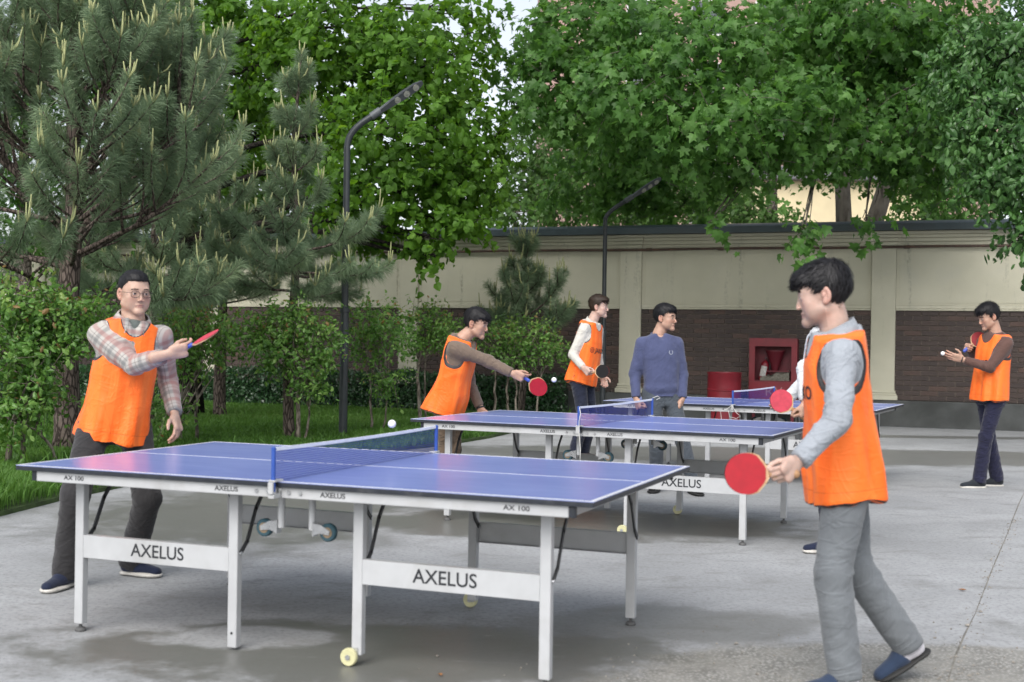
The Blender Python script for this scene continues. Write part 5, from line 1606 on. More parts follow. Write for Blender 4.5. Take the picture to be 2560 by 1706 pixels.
# ---- head -------------------------------------------------------------
def head_sdf(p):
    s = Sdf(); jw = p.get('jaw', 1.0); fw = p.get('face', 1.0); ns = p.get('nose', 1.0)
    s.u(ell((0, -0.010, 0.042), (0.0765, 0.0965, 0.082)), 0.0)
    s.u(ell((0, 0.030, -0.018), (0.061 * fw, 0.060, 0.082)), 0.030)
    for q in (-1, 1):
        s.u(cap((q * 0.050 * jw, 0.002, -0.052), (q * 0.012, 0.072, -0.092), 0.018 * jw, 0.015), 0.025)
        s.u(ell((q * 0.040 * fw, 0.054, -0.018), (0.024, 0.024, 0.022)), 0.018)
        s.u(ell((q * 0.036 * fw, 0.044, -0.050), (0.024, 0.030, 0.032)), 0.022)
    s.u(ell((0, 0.080, -0.092), (0.018 * jw, 0.014, 0.016)), 0.018)
    s.u(cap((-0.036, 0.073, 0.028), (0.036, 0.073, 0.028), 0.0145, 0.0145), 0.016)
    s.u(cap((0, 0.086, 0.014), (0, 0.088 + 0.0175 * ns, -0.0245), 0.0062, 0.0082), 0.010)
    for q in (-1, 1):
        s.u(ell((q * 0.0115, 0.096 + 0.004 * ns, -0.031), (0.0072, 0.010, 0.0068)), 0.006)
        s.sub(ell((q * 0.032, 0.098, 0.008), (0.018, 0.014, 0.012)), 0.012)
        s.u(ell((q * 0.032, 0.0755, 0.0075), (0.0170, 0.0145, 0.0135)), 0.006)
    op = p.get('eye', 1.0)
    for q in (-1, 1):
        s.sub(ell((q * 0.032, 0.0905, 0.0065 - 0.002 * (1 - op)), (0.0138, 0.0105, 0.0040 * op)), 0.0015)
    s.u(cap((-0.018, 0.0835, -0.0555), (0.018, 0.0835, -0.0555), 0.0058, 0.0058), 0.008)
    s.u(ell((0, 0.0885, -0.0555), (0.014, 0.0055, 0.0055)), 0.006)
    s.u(ell((0, 0.0842, -0.0665), (0.017, 0.0076, 0.0064)), 0.008)
    s.sub(cap((-0.023, 0.0915, -0.0608), (0.023, 0.0915, -0.0608), 0.0020, 0.0020), 0.003)
    for q in (-1, 1):
        c, sn = math.cos(0.35 * q), math.sin(0.35 * q)
        Mx = [[c, sn, 0], [-sn, c, 0], [0, 0, 1]]
        t = 0.22
        s.u(ell((q * 0.079, -0.014, 0.001), (0.0085, 0.019, 0.0315), Mx), 0.006)
        s.u(ell((q * 0.076, -0.006, -0.024), (0.009, 0.011, 0.012)), 0.006)
        s.sub(ell((q * 0.0880, -0.008, 0.004), (0.0085, 0.0115, 0.020), Mx), 0.003)
        s.u(ell((q * 0.0795, -0.004, -0.002), (0.006, 0.006, 0.010)), 0.004)
    nb = np.asarray(p['neck_local'])
    s.u(cap((0, -0.022, -0.055), nb, 0.054 * p.get('neck', 1), 0.060 * p.get('neck', 1)), 0.022)
    s.u(ell((0, 0.02, -0.075), (0.035 * jw, 0.04, 0.018)), 0.02)
    return s

def face_marks(V, p):
    x, y, z = np.abs(V[:, 0]), V[:, 1], V[:, 2]
    lip = np.exp(-((x / 0.020) ** 4)) * np.exp(-(((z + 0.0608) / 0.0098) ** 4)) * (y > 0.080)
    st = p.get('stubble', 0.0)
    beard = st * np.clip((-0.036 - z) / 0.02, 0, 1) * (y > 0.0) * (z > -0.12) * (1 - lip)
    mou = p.get('moust', 0.0) * np.exp(-((x / 0.022) ** 4)) * np.exp(-(((z + 0.046) / 0.006) ** 4)) * (y > 0.08)
    red = np.exp(-(((x - 0.042) / 0.02) ** 2)) * np.exp(-(((z + 0.022) / 0.022) ** 2)) * (y > 0.03) * 0.6
    red = red + np.exp(-((x / 0.014) ** 2)) * np.exp(-(((z + 0.028) / 0.012) ** 2)) * (y > 0.09) * 0.6 + 0.7 * (x > 0.074) * (np.abs(z) < 0.045) * (y < 0.02)
    lash = np.exp(-(((x - 0.032) / 0.0155) ** 4)) * np.exp(-(((z - 0.0115) / 0.0026) ** 2)) * (y > 0.07) * 0.45
    sock = 0.18 * np.exp(-(((x - 0.031) / 0.02) ** 2)) * np.exp(-(((z - 0.010) / 0.013) ** 2)) * (y > 0.06)
    return np.stack([lip, np.clip(beard + mou + lash + sock, 0, 1), np.clip(red, 0, 1)], 1)

def hair_sdf(st):
    """styles: crop, fringe, sweep, thick, bowl, messy"""
    s = Sdf()
    th = dict(crop=0.0055, fringe=0.016, sweep=0.017, thick=0.016, bowl=0.0145, messy=0.017)[st]
    s.u(ell((0, -0.013, 0.046), (0.0775 + 0.003 + th * 0.12, 0.0965 + 0.003 + th * 0.25, 0.0815 + th * 0.9)), 0.0)
    if st != 'crop': s.u(ell((0, -0.012, 0.075), (0.070 + th * 0.5, 0.085 + th * 0.6, 0.052 + th)), 0.02)
    if st == 'crop': s.u(ell((0, 0.008, 0.086), (0.060, 0.076, 0.046)), 0.02)
    if st in ('fringe', 'bowl'):
        s.u(ell((0, 0.055, 0.078), (0.066, 0.052, 0.040)), 0.02)
    if st == 'bowl':
        s.u(ell((0, 0.070, 0.070), (0.056, 0.030, 0.028)), 0.02); s.u(ell((0, -0.050, 0.058), (0.076, 0.058, 0.070)), 0.02)
    if st == 'sweep':
        s.u(ell((0.012, 0.058, 0.088), (0.062, 0.050, 0.036)), 0.02)
    if st in ('thick', 'messy'):
        s.u(ell((0, 0.045, 0.090), (0.064, 0.055, 0.036)), 0.02)
    low = dict(crop=0.074, fringe=0.052, sweep=0.058, thick=0.060, bowl=0.052, messy=0.056)[st]
    def face_cut(x, y, z):        # keep hair above the brow line, behind the temples
        amp = 0.15 if st == 'crop' else 1.0
        front = low + amp * (0.006 * np.sin(x * 210 + 1.0) + 0.004 * np.sin(x * 463)) + 0.0 * y 
        side = 0.012 + (y - 0.0) * 1.15
        lim = np.where(y > 0.045, front, np.minimum(front, side))
        lim = np.where(y < -0.012, -0.052 + (y + 0.09) * 0.1, lim)
        lim = np.where((y >= -0.012) & (y < 0.012), np.minimum(lim, 0.018 + 0 * y), lim)
        return (lim - z) * 0.75
    s.inter(face_cut, 0.008)
    for q in (-1, 1):
        s.sub(ell((q * 0.088, -0.010, 0.0), (0.022, 0.024, 0.034)), 0.006)
    s.sub(ell((0, 0.045, -0.06), (0.12, 0.10, 0.085)), 0.006)
    return s

def strands(r, V, F, st, n, ln):
    """locks of hair lying over the cap"""
    i = r.integers(0, len(F), n)
    w = r.dirichlet((1, 1, 1, 1), n)
    P = np.einsum('nk,nkd->nd', w, V[F[i]])
    N = vnormals(V, F)[F[i, 0]]
    crown = V3(0.01, -0.055, 0.13)
    d = P - crown
    if st in ('bowl', 'fringe', 'thick'): d = d + np.where(P[:, 1:2] > -0.03, V3(0, 0.11, -0.015), V3(0, 0, -0.05))
    if st == 'sweep': d = d + np.where(P[:, 2:3] > 0.06, V3(0.07, 0.10, 0.0), V3(0, -0.03, -0.03))
    if st == 'messy': d = d + r.normal(0, 0.05, d.shape) + np.where(P[:, 2:3] > 0.07, V3(0, 0.06, 0.03), V3(0, 0, -0.04))
    if st == 'crop': d = d + V3(0, 0.05, 0.02)
    d = d - N * np.sum(d * N, 1, keepdims=True)
    d = d / (np.linalg.norm(d, axis=1, keepdims=True) + 1e-9)
    d = d + r.normal(0, 0.08 if st in ('bowl', 'sweep') else 0.14, d.shape); d = d / np.linalg.norm(d, axis=1, keepdims=True)
    L = ln * r.uniform(0.6, 1.3, n)[:, None]
    lift = (0.0018 + 0.004 * r.random((n, 1)) ** 2) * (2.2 if st == 'messy' else 1.0)
    if st == 'crop': lift = lift * 0.35
    sd = np.cross(d, N); sd = sd / (np.linalg.norm(sd, axis=1, keepdims=True) + 1e-9)
    wd = r.uniform(0.0010, 0.0024, (n, 1)) * (0.55 if st == 'crop' else 1.0)
    p0 = P - N * 0.002; p1 = P + d * L * 0.5 + N * lift; p2 = P + d * L + N * lift * 0.5 - N * (L ** 2) * 5.0
    p2 = p2 + V3(0, 0, -0.004)
    VV = np.stack([p0 - sd * wd, p0 + sd * wd, p1 + sd * wd, p1 - sd * wd, p2], 1).reshape(-1, 3)
    k = np.arange(n)[:, None] * 5
    FF = np.concatenate([k + [[0, 1, 2]], k + [[0, 2, 3]], k + [[3, 2, 4]]])
    return VV, FF, np.repeat(r.random(n), 5)

def brows(r, thick, hsdf):
    VV, FF, k = [], [], 0
    gx = np.linspace(0.010, 0.056, 24); lo_ = np.full(24, 0.03); hi_ = np.full(24, 0.12)
    for _ in range(14):
        md = (lo_ + hi_) / 2; ins = hsdf.ev(np.stack([gx, md, np.full(24, 0.030)], 1)) < 0
        lo_ = np.where(ins, md, lo_); hi_ = np.where(ins, hi_, md)
    for q in (-1, 1):
        for j in range(95):
            t = r.random()
            x = q * (0.014 + 0.036 * t); z = 0.0285 + 0.006 * math.sin(t * 2.4) - 0.005 * t + r.normal(0, 0.0016) * thick
            y = float(np.interp(abs(x), gx, lo_)) + 0.0006
            L = 0.008; a = V3(x, y, z); d = unit(V3(q * 1.0, (float(np.interp(abs(x) + 0.006, gx, lo_)) - float(np.interp(abs(x), gx, lo_))) / 0.006, 0.35 - 0.6 * t)); s_ = V3(0, 0.1, 1) * 0.0019 * thick
            VV += [a - s_, a + s_, a + d * L + V3(0, 0.0015, 0)]
            FF.append((k, k + 1, k + 2)); k += 3
    return np.array(VV), np.array(FF)

# ---- hands -------------------------------------------------------------
CURL = dict(relax=((22, 32, 20), (26, 38, 24), (32, 42, 26), (38, 46, 28)), grip=((62, 78, 42), (66, 80, 46), (70, 80, 46), (74, 80, 48)),
            flat=((6, 10, 6), (4, 8, 6), (6, 10, 6), (12, 14, 8)), fist=((72, 88, 60), (74, 90, 60), (76, 90, 60), (78, 90, 60)), grip_pt=((32, 40, 22), (58, 74, 40), (68, 80, 46), (74, 80, 48)))
THUMB = dict(relax=(0.75, 0.62, -0.25), grip=(0.35, 0.75, -0.85), flat=(0.95, 0.55, 0.05), fist=(0.2, 0.75, -0.95), grip_pt=(0.35, 0.80, -0.75))
def hand_sdf(pose, arm=0.11):
    s = Sdf()
    zf = (0, 0, 1.0)
    s.u(cap((0, -arm, 0), (0, 0.005, 0), 0.031, 0.0265, zf, 1.25), 0.0)
    s.u(cap((0.016, 0.02, 0), (0.020, 0.078, 0), 0.024, 0.020, zf, 1.75), 0.015)
    s.u(cap((-0.012, 0.02, 0), (-0.020, 0.074, 0), 0.024, 0.019, zf, 1.75), 0.015)
    s.u(cap((0.022, 0.018, -0.006), (0.030, 0.05, -0.008), 0.016, 0.013), 0.012)
    base = ((0.028, 0.082), (0.0095, 0.087), (-0.0095, 0.084), (-0.0275, 0.076))
    lens = ((0.040, 0.025, 0.021), (0.045, 0.029, 0.022), (0.041, 0.027, 0.021), (0.033, 0.020, 0.018))
    rad = (0.0088, 0.0090, 0.0086, 0.0076)
    for k in range(4):
        p = V3(base[k][0], base[k][1] - 0.012, -0.001); a = 0.0
        spread = (0.10, 0.03, -0.04, -0.12)[k] * (1.0 if pose in ('flat', 'relax') else 0.3)
        for j in range(3):
            a += math.radians(CURL[pose][k][j])
            L = lens[k][j] + (0.012 if j == 0 else 0)
            d = V3(math.sin(spread) * math.cos(a), math.cos(a) * math.cos(spread), -math.sin(a))
            q = p + d * L
            s.u(cap(p, q, rad[k] * (1.05 - 0.08 * j), rad[k] * (0.97 - 0.1 * j)), 0.004 if j else 0.008)
            p = q
    d0 = unit(THUMB[pose]); p0 = V3(0.026, 0.022, -0.006)
    p1 = p0 + unit(d0 * V3(1, 0.9, 0.8)) * 0.040; d1 = unit(d0 + V3(-0.25, 0.5, -0.1)); p2 = p1 + d1 * 0.030; d2 = unit(d1 + V3(-0.3, 0.35, -0.05)); p3 = p2 + d2 * 0.024
    s.u(cap(p0, p1, 0.0135, 0.0108), 0.010); s.u(cap(p1, p2, 0.0106, 0.0096), 0.004); s.u(cap(p2, p3, 0.0096, 0.0078), 0.004)
    return s

# ---- garments ------------------------------------------------------------
class Torso:
    """frame that runs from pelvis to neck, with twist"""
    def __init__(s, J):
        s.o = V3(*J['pelvis']); nk = V3(*J['neck']); s.up = unit(nk - s.o); s.H = float(np.linalg.norm(nk - s.o))
        l0 = np.cross([0, 0, 1], V3(*J['fwd'])); l1 = V3(*J['shL']) - V3(*J['shR'])
        s.l0 = unit(l0 - s.up * (l0 @ s.up)); s.l1 = unit(l1 - s.up * (l1 @ s.up))
        s.lm = unit(s.l0 + s.l1)
    def local(s, x, y, z):
        px, py, pz = x - s.o[0], y - s.o[1], z - s.o[2]
        h = px * s.up[0] + py * s.up[1] + pz * s.up[2]
        t = np.clip(h / s.H, 0, 1)
        lx, ly, lz = (s.l0[i] + (s.l1[i] - s.l0[i]) * t for i in range(3))
        la = px * lx + py * ly + pz * lz
        f0 = np.cross(s.l0, s.up); f1 = np.cross(s.l1, s.up)
        fx, fy, fz = (f0[i] + (f1[i] - f0[i]) * t for i in range(3))
        de = px * fx + py * fy + pz * fz
        return la, de, h
    def loft(s, hs, ws, ds, fo, pw=2.3, slope=None, top=0.0):
        """elliptical sections: heights, half widths, half depths, forward offsets"""
        m = max(max(ws), max(ds)) + 0.05
        a = s.o + s.up * hs[0]; b = s.o + s.up * hs[-1]
        lo = np.minimum(a, b) - m; hi = np.maximum(a, b) + m
        hs_, ws_, ds_, fo_ = map(lambda q: np.asarray(q, float), (hs, ws, ds, fo))
        def f(x, y, z):
            la, de, h = s.local(x, y, z)
            w = np.interp(h, hs_, ws_); d = np.interp(h, hs_, ds_); o = np.interp(h, hs_, fo_)
            r = (np.abs(la / w) ** pw + np.abs((de - o) / d) ** pw) ** (1 / pw)
            q = (r - 1) * np.minimum(w, d)
            q = np.maximum(q, hs_[0] - h)
            tp = h - hs_[-1] if slope is None else (h - (top - slope * np.abs(la))) * 0.95
            return np.maximum(q, tp)
        return f, lo, hi

def fold_noise(a, b, c, seed, fa=26.0, fb=7.0):
    """patchy diagonal creases"""
    w = vnoise(np.stack([a * 4, b * 9, c * 9], 1), seed + 11)
    s1 = a + 0.75 * b - 0.35 * c + 0.035 * w; s2 = a - 0.85 * b + 0.4 * c + 0.035 * w
    n1 = vnoise(np.stack([s1 * fa * 0.62, (b - a * 0.3) * fb * 0.7, c * fb * 0.7], 1), seed)
    n2 = vnoise(np.stack([s2 * fa * 0.62 + 5.1, (b + a * 0.3) * fb * 0.7, c * fb * 0.7], 1), seed + 3)
    r1 = np.clip(1 - np.abs(n1) * 3.2, -0.2, 1); r2 = np.clip(1 - np.abs(n2) * 3.2, -0.2, 1)
    m = vnoise(np.stack([a * 5, b * 6 + 3, c * 6], 1), seed + 7)
    k = np.clip(0.5 + 1.4 * m, 0, 1)
    return r1 * k + r2 * (1 - k) * 0.8 + 0.25 * vnoise(np.stack([a * 11, b * 11, c * 11], 1), seed + 9)

def limb_coords(V, segs):
    """nearest limb segment: distance along the whole chain and two cross coordinates"""
    best = np.full(len(V), 9e9); A = np.zeros(len(V)); Bc = np.zeros(len(V)); Cc = np.zeros(len(V)); K = np.zeros(len(V), int)
    for ch, chain in enumerate(segs):
        acc = 0
        for a, b in zip(chain[:-1], chain[1:]):
            a = np.asarray(a); b = np.asarray(b); d = b - a; L = np.linalg.norm(d); d = d / L
            t = np.clip((V - a) @ d, 0, L)
            q = V - a - t[:, None] * d
            dist = np.linalg.norm(q, axis=1)
            ref = np.array([0.0, -1.0, 0.0]); s1 = unit(np.cross(d, ref)); s2 = np.cross(d, s1)
            m = dist < best
            best = np.where(m, dist, best); A = np.where(m, acc + t, A); Bc = np.where(m, q @ s1, Bc); Cc = np.where(m, q @ s2, Cc); K = np.where(m, ch, K)
            acc += L
    return A, Bc, Cc, best, K

def make_person(label, J, S):
    """J joints, S style"""
    seed = S['seed']; r = np.random.default_rng(seed)
    H = J['H'] / 1.75; bk = S.get('bulk', 1.0)
    hq = S.get('res', 0.012)
    T = Torso(J)
    gx = (J['anL'][0] + J['anR'][0]) / 2; gy = (J['anL'][1] + J['anR'][1]) / 2
    root = thing('person', label, 'person', (gx, gy, 0), 0, 'young men playing and watching table tennis')
    O = V3(gx, gy, 0)
    j = {k: V3(*v) for k, v in J.items() if hasattr(v, '__len__')}
    def put(name, V, F, mat, attrs=None, parent=root):
        return obj(name, to_mesh(name, V - O, F, mat, smooth=True, attrs=attrs), parent)
    HT = T.H
    # ---------------- head
    hf = unit(j['hf']); side = unit(np.cross(hf, [0, 0, 1])); hup = np.cross(side, hf)     # side = person's right
    HM = np.stack([side, hf, hup], 0)                                                     # rows: local axes
    hs = S.get('head', 1.0) * (0.5 + 0.5 * H)
    hc_ = j['head']
    nbl = HM @ (j['neck'] + T.up * 0.005 - np.cross(T.lm, T.up) * 0.012 - hc_) / hs
    hp = dict(S.get('hp', {})); hp['neck_local'] = nbl
    hsd = head_sdf(hp)
    hV, hF = hsd.mesh(S.get('hres', 0.0042))
    mk = face_marks(hV, hp)
    bodyV = [hc_ + (hV * hs) @ HM]; bodyF = [hF]; bodyM = [mk]; nb = len(hV)
    # ---------------- hands
    hands = {}
    for sd, sg in (('L', 1), ('R', -1)):
        pose, thumb = S['hand' + sd]
        yv = unit(j['hd' + sd] - j['wr' + sd]); xv = unit(V3(*thumb) - yv * (V3(*thumb) @ yv)); zv = sg * np.cross(xv, yv)
        V, F = hand_sdf(pose, 0.085 if S.get('sleeve' + sd) else 0.05).mesh(S.get('handres', 0.0048))
        M = np.stack([xv, yv, zv], 0)
        W = j['wr' + sd] + (V * H) @ M
        if np.linalg.det(M) < 0: F = F[:, ::-1]
        bodyV.append(W); bodyF.append(F + nb); bodyM.append(np.stack([V[:, 0] * 0, V[:, 0] * 0, np.clip((V[:, 1] - 0.075) / 0.08, 0, 1) * 0.5], 1)); nb += len(V)
        hands[sd] = (M, j['wr' + sd])
    # ---------------- hidden body under the clothes
    bs = Sdf()
    bs.u(T.loft([-0.08, 0.1, 0.3, 0.44, HT + 0.01], [.13 * bk, .125 * bk, .14, .13, .06], [.085 * bk, .085 * bk, .09, .08, .05], [0, 0.01, 0.005, 0, -0.01]), 0)
    for sd in 'LR':
        bs.u(cap(j['sh' + sd], j['el' + sd], .036, .030), .03); bs.u(cap(j['el' + sd], j['wr' + sd], .030, .022), .02)
        bs.u(cap(j['hip' + sd], j['kn' + sd], .058, .042), .03); bs.u(cap(j['kn' + sd], j['an' + sd], .040, .028), .02)
    V, F = bs.mesh(0.022)
    bodyV.append(V); bodyF.append(F + nb); bodyM.append(np.zeros((len(V), 3)))
    put('body', np.concatenate(bodyV), np.concatenate(bodyF), S['skin'], {'mk': np.concatenate(bodyM)})
    # eyes
    for q in (-1, 1):
        eb = MB().lathe([(0.0128 * math.sin(a), 0.0128 * math.cos(a)) for a in np.linspace(0.001, math.pi - 0.001, 14)], 18, 'Y').build('eye', M_EYE, root, smooth=True)
        eb.matrix_local = Matrix.Translation(Vector(hc_ - O + (V3(q * 0.032, 0.0762, 0.0068) * hs) @ HM)) @ Matrix([list(HM[:, i]) if False else [HM[0][i], HM[1][i], HM[2][i]] for i in range(3)]).to_4x4() @ Matrix.Scale(hs, 4)
    # ---------------- hair
    st = S['hair']
    V, F = hair_sdf(st).mesh(S.get('hres', 0.0042))
    V = V + vnormals(V, F) * (0.0022 * vnoise(V * V3(120, 45, 45), seed))[:, None]
    SV, SF, sr = strands(r, V, F, st, S.get('nstr', 1500), dict(crop=0.012, fringe=0.036, sweep=0.038, thick=0.028, bowl=0.036, messy=0.040)[st])
    BV, BF = brows(r, S.get('brow', 1.0), hsd)
    F3 = np.concatenate([F[:, [0, 1, 2]], F[:, [0, 2, 3]], SF + len(V), BF + len(V) + len(SV)])
    AV = np.concatenate([V, SV, BV]); rn = np.concatenate([np.full(len(V), 0.2), sr, np.full(len(BV), 0.1)])
    put('hair', hc_ + (AV * hs) @ HM, F3, S['hairmat'], {'rnd': rn})
    # ---------------- shirt
    sh = Sdf()
    sl = S.get('slope', 0.40)
    top = HT + 0.030
    wS = np.array([.160, .156, .158, .170, .176, .170, .148]) * bk; dS = np.array([.118, .112, .112, .118, .118, .108, .09]) * (0.5 + 0.5 * bk)
    hS = [S.get('shirt_lo', -0.07), 0.08, 0.2, 0.32, 0.40, 0.47, HT + 0.06]
    fo = [0.01, 0.012, 0.012, 0.008, 0.0, -0.008, -0.02]
    sh.u(T.loft(hS, wS * H, dS * H, fo, 2.3, sl, top), 0.0)
    ar = S.get('arm', 1.0)
    for sd in 'LR':
        s_, e_, w_ = j['sh' + sd], j['el' + sd], j['wr' + sd]
        e1 = e_ + (w_ - e_) * S.get('sleeve' + sd, 0.93)
        sh.u(cap(s_, e_, .057 * ar, .049 * ar), 0.045)
        sh.u(cap(e_, e1, .049 * ar, S.get('cuff', .040) * ar, flat_end=True), 0.018)
    if S.get('collar'):
        ff = np.cross(T.l1, T.up)
        sh.sub(cap(j['neck'] + T.up * 0.07 + ff * 0.05, j['neck'] - T.up * (0.065 if S.get('tee') else 0.02) + ff * 0.115, .060, .012), 0.006)
    elif S.get('neckband') and S.get('nb_drop', 1) >= 1:
        ff = np.cross(T.l1, T.up)
        sh.sub(cap(j['neck'] + T.up * 0.06 + ff * 0.02, j['neck'] - T.up * 0.012 + ff * 0.085, .062, .030), 0.008)
    V, F = sh.mesh(hq)
    V = relax(V, F, 1, 0.3); N = vnormals(V, F)
    A, Bc, Cc, D, K = limb_coords(V, [[j['shL'], j['elL'], j['wrL']], [j['shR'], j['elR'], j['wrR']]])
    la, de, h = T.local(V[:, 0], V[:, 1], V[:, 2])
    arm = np.clip((0.095 - D) / 0.03, 0, 1)
    bend = np.exp(-((A - 0.29) / 0.11) ** 2)
    wr = S.get('wrinkle', 1.0)
    disp = arm * fold_noise(A, Bc, Cc, seed) * (0.0022 + 0.0050 * bend + 0.0015 * np.clip(A - 0.42, 0, 1) * 10) * wr
    disp += (1 - arm) * fold_noise(h, la, de, seed + 5, 13, 7) * 0.005 * wr
    if S.get('rib'):   # ribbed hem and cuffs pull in
        disp -= (1 - arm) * 0.010 * np.exp(-((h - hS[0] - 0.02) / 0.028) ** 4) - (1 - arm) * 0.008 * np.exp(-((h - hS[0] - 0.085) / 0.03) ** 2)
    V = V + N * disp[:, None]
    sgn = np.where(K == 0, 1.0, 2.0)
    pl = np.where(arm[:, None] > 0.5, np.stack([A + sgn * 0.03, Bc * 1.25 + 0.5 * Cc, Cc], 1), np.stack([la, h, de], 1))
    put('shirt' if not S.get('sweat') else 'sweater', V, F, S['shirt'], {'pl': pl})
    fwd_t = np.cross(T.l1, T.up)
    # ---------------- collar
    if S.get('collar'):
        V, F = [], []
        n = 40
        c0 = j['neck'] + T.up * 0.005 - fwd_t * 0.012
        ck = S.get('collar_k', 1.0)
        for i in range(n + 1):
            a = math.radians(-158 + 316 * i / n)             # 0 = nape
            ca, sa = math.cos(a), math.sin(a)
            front = (1 - ca) / 2
            pt = max(0, front - 0.62) / 0.38
            for rr, hh in ((0.062, 0.050 - 0.055 * front), (0.067, 0.054 - 0.055 * front), (0.078 + 0.004 * front, 0.022 - 0.045 * front), (0.089 + 0.016 * pt, 0.0 - 0.052 * front - 0.022 * pt), (0.086 + 0.016 * pt, -0.003 - 0.052 * front - 0.022 * pt), (0.073, 0.020 - 0.045 * front), (0.058, 0.0 - 0.04 * front)):
                rr = rr * ck
                V.append(c0 + T.l1 * (sa * rr * 1.04) - fwd_t * (ca * rr * 0.98) + T.up * hh * 1.05)
        m = 7
        for i in range(n):
            for k in range(m - 1):
                F.append((i * m + k, i * m + k + 1, (i + 1) * m + k + 1, (i + 1) * m + k))
        V = np.array(V); la, de, h = T.local(V[:, 0], V[:, 1], V[:, 2])
        put('collar', V, np.array(F), S['shirt'], {'pl': np.stack([la * 1.3 + 0.02, h * 1.3, de], 1)})
        if S.get('tee'):
            s2 = Sdf(); s2.u(cap(j['neck'] - T.up * 0.085 + fwd_t * 0.008, j['neck'] - T.up * 0.036 + fwd_t * 0.012, .072, .062), 0)
            V, F = s2.mesh(0.008); put('undershirt', V, F, S['tee'])
    elif S.get('neckband'):
        V, F = tube_geo([j['neck'] + T.up * (0.024 - 0.062 * (1 - math.cos(a)) / 2 * S.get('nb_drop', 1)) - fwd_t * 0.010 + T.l1 * math.sin(a) * S.get('nb_r', 0.071) - fwd_t * math.cos(a) * S.get('nb_r', 0.071) for a in np.linspace(0, 2 * math.pi, 33)], S.get('nb_t', 0.010), 8, False)
        put('neckband', np.array(V), np.array(F), S['shirt'], {'pl': np.zeros((len(V), 3))})
    # ---------------- bib
    vest = None
    if S.get('vest', True):
        hem = S.get('hem', -0.11)
        ve = Sdf(); ex = S.get('vest_ex', 0.006)
        hV_ = [hem, 0.05, 0.2, 0.32, 0.40, 0.47, HT + 0.09]
        wV = np.array([.190, .184, .178, .180, .182, .175, .153]) * bk * H * S.get('vest_k', 1.0); dV = np.array([.146, .137, .128, .126, .124, .113, .094]) * (0.5 + 0.5 * bk) * H
        wV[0] *= S.get('hem_w', 1.0); dV[0] *= S.get('hem_d', 1.0); dV[1] *= 0.5 + 0.5 * S.get('hem_d', 1.0)
        fV = [S.get('hem_fwd', 0.012), 0.012, 0.012, 0.008, 0, -0.008, -0.02]
        ve.u(T.loft(hV_, wV, dV, fV, 2.5, sl, top + ex), 0.0)
        def hemf(x, y, z):
            la, de, h = T.local(x, y, z)
            return (hem + S.get('hem_sag', 0.02) * np.clip(la / 0.2, -1, 1) ** 2 * S.get('hem_s', 1) + S.get('hem_tilt', 0.0) * de) - h
        az = S.get('arm_z', -0.115)
        def armf(x, y, z):
            la, de, h = T.local(x, y, z)
            q = np.sqrt(((np.abs(la) - 0.243 * bk) / 0.105) ** 2 + ((h - (HT + az)) / 0.150) ** 2)
            return (q - 1) * 0.112
        def neckf(x, y, z):
            la, de, h = T.local(x, y, z)
            fr = np.clip(0.5 + de / 0.12, 0, 1)
            rz = 0.045 + 0.066 * fr
            q = np.sqrt((la / 0.078) ** 2 + ((h - (HT + 0.035)) / rz) ** 2)
            return (q - 1) * 0.075
        ve.inter(hemf, 0.004); ve.inter(lambda x, y, z: -armf(x, y, z), 0.005); ve.inter(lambda x, y, z: -neckf(x, y, z), 0.005)
        V, F = ve.mesh(hq * 0.9)
        V = relax(V, F, 1, 0.25); N = vnormals(V, F)
        la, de, h = T.local(V[:, 0], V[:, 1], V[:, 2])
        x, y, z = V[:, 0], V[:, 1], V[:, 2]
        tr = np.minimum(np.minimum(np.abs(armf(x, y, z)), np.abs(neckf(x, y, z))), np.abs(hemf(x, y, z)))
        tr = np.sqrt(tr ** 2 + np.clip(-ve.ops[0][1](x, y, z) - 0.002, 0, 1) ** 2) - 0.17 * hq
        low = np.clip((0.42 - h) / 0.45, 0, 1)
        ang = np.arctan2(de, la)
        f1 = vnoise(np.stack([ang * 2.6 + h * 1.6, h * 1.6, ang * 0], 1), seed + 31); f2 = vnoise(np.stack([ang * 4.5 - h * 2.0, h * 4.0 + 3, ang * 0], 1), seed + 37)
        f3 = fold_noise(h, la, de, seed + 9, 10, 6)
        disp = low * (0.016 * f1 + 0.008 * f2) + 0.0045 * f3
        V = V + N * disp[:, None]
        vest = put('bib', V, F, M_VEST, {'pl': np.stack([la, h - hem, de], 1), 'trim': tr})
        if S.get('text'):
            bvh = BVHTree.FromPolygons([Vector(p) for p in V], [tuple(map(int, f)) for f in F])
            me = text_mesh(S['text'], 0.052, M_INK, 1.25, 0.028, 0.0)
            bm = bmesh.new(); bm.from_mesh(me)
            for ed in range(2):
                bmesh.ops.subdivide_edges(bm, edges=[e for e in bm.edges if e.calc_length() > 0.012], cuts=1)
            # emblem ring left of the word
            xs = [v.co.x for v in bm.verts]; x0 = min(xs) - 0.045
            for (r0_, r1_) in ((0.026, 0.031), (0.010, 0.016)):
                ring = []
                for i in range(24):
                    a = 2 * math.pi * i / 24
                    ring.append((bm.verts.new((x0 + r0_ * math.cos(a), r0_ * math.sin(a), 0)), bm.verts.new((x0 + r1_ * math.cos(a), r1_ * math.sin(a), 0))))
                for i in range(24):
                    k = (i + 1) % 24
                    bm.faces.new((ring[i][0], ring[i][1], ring[k][1], ring[k][0]))
            ftx = np.cross(T.lm, T.up); hh = S.get('text_h', 0.30); tx = S.get('text_x', 0.03)
            dead = []
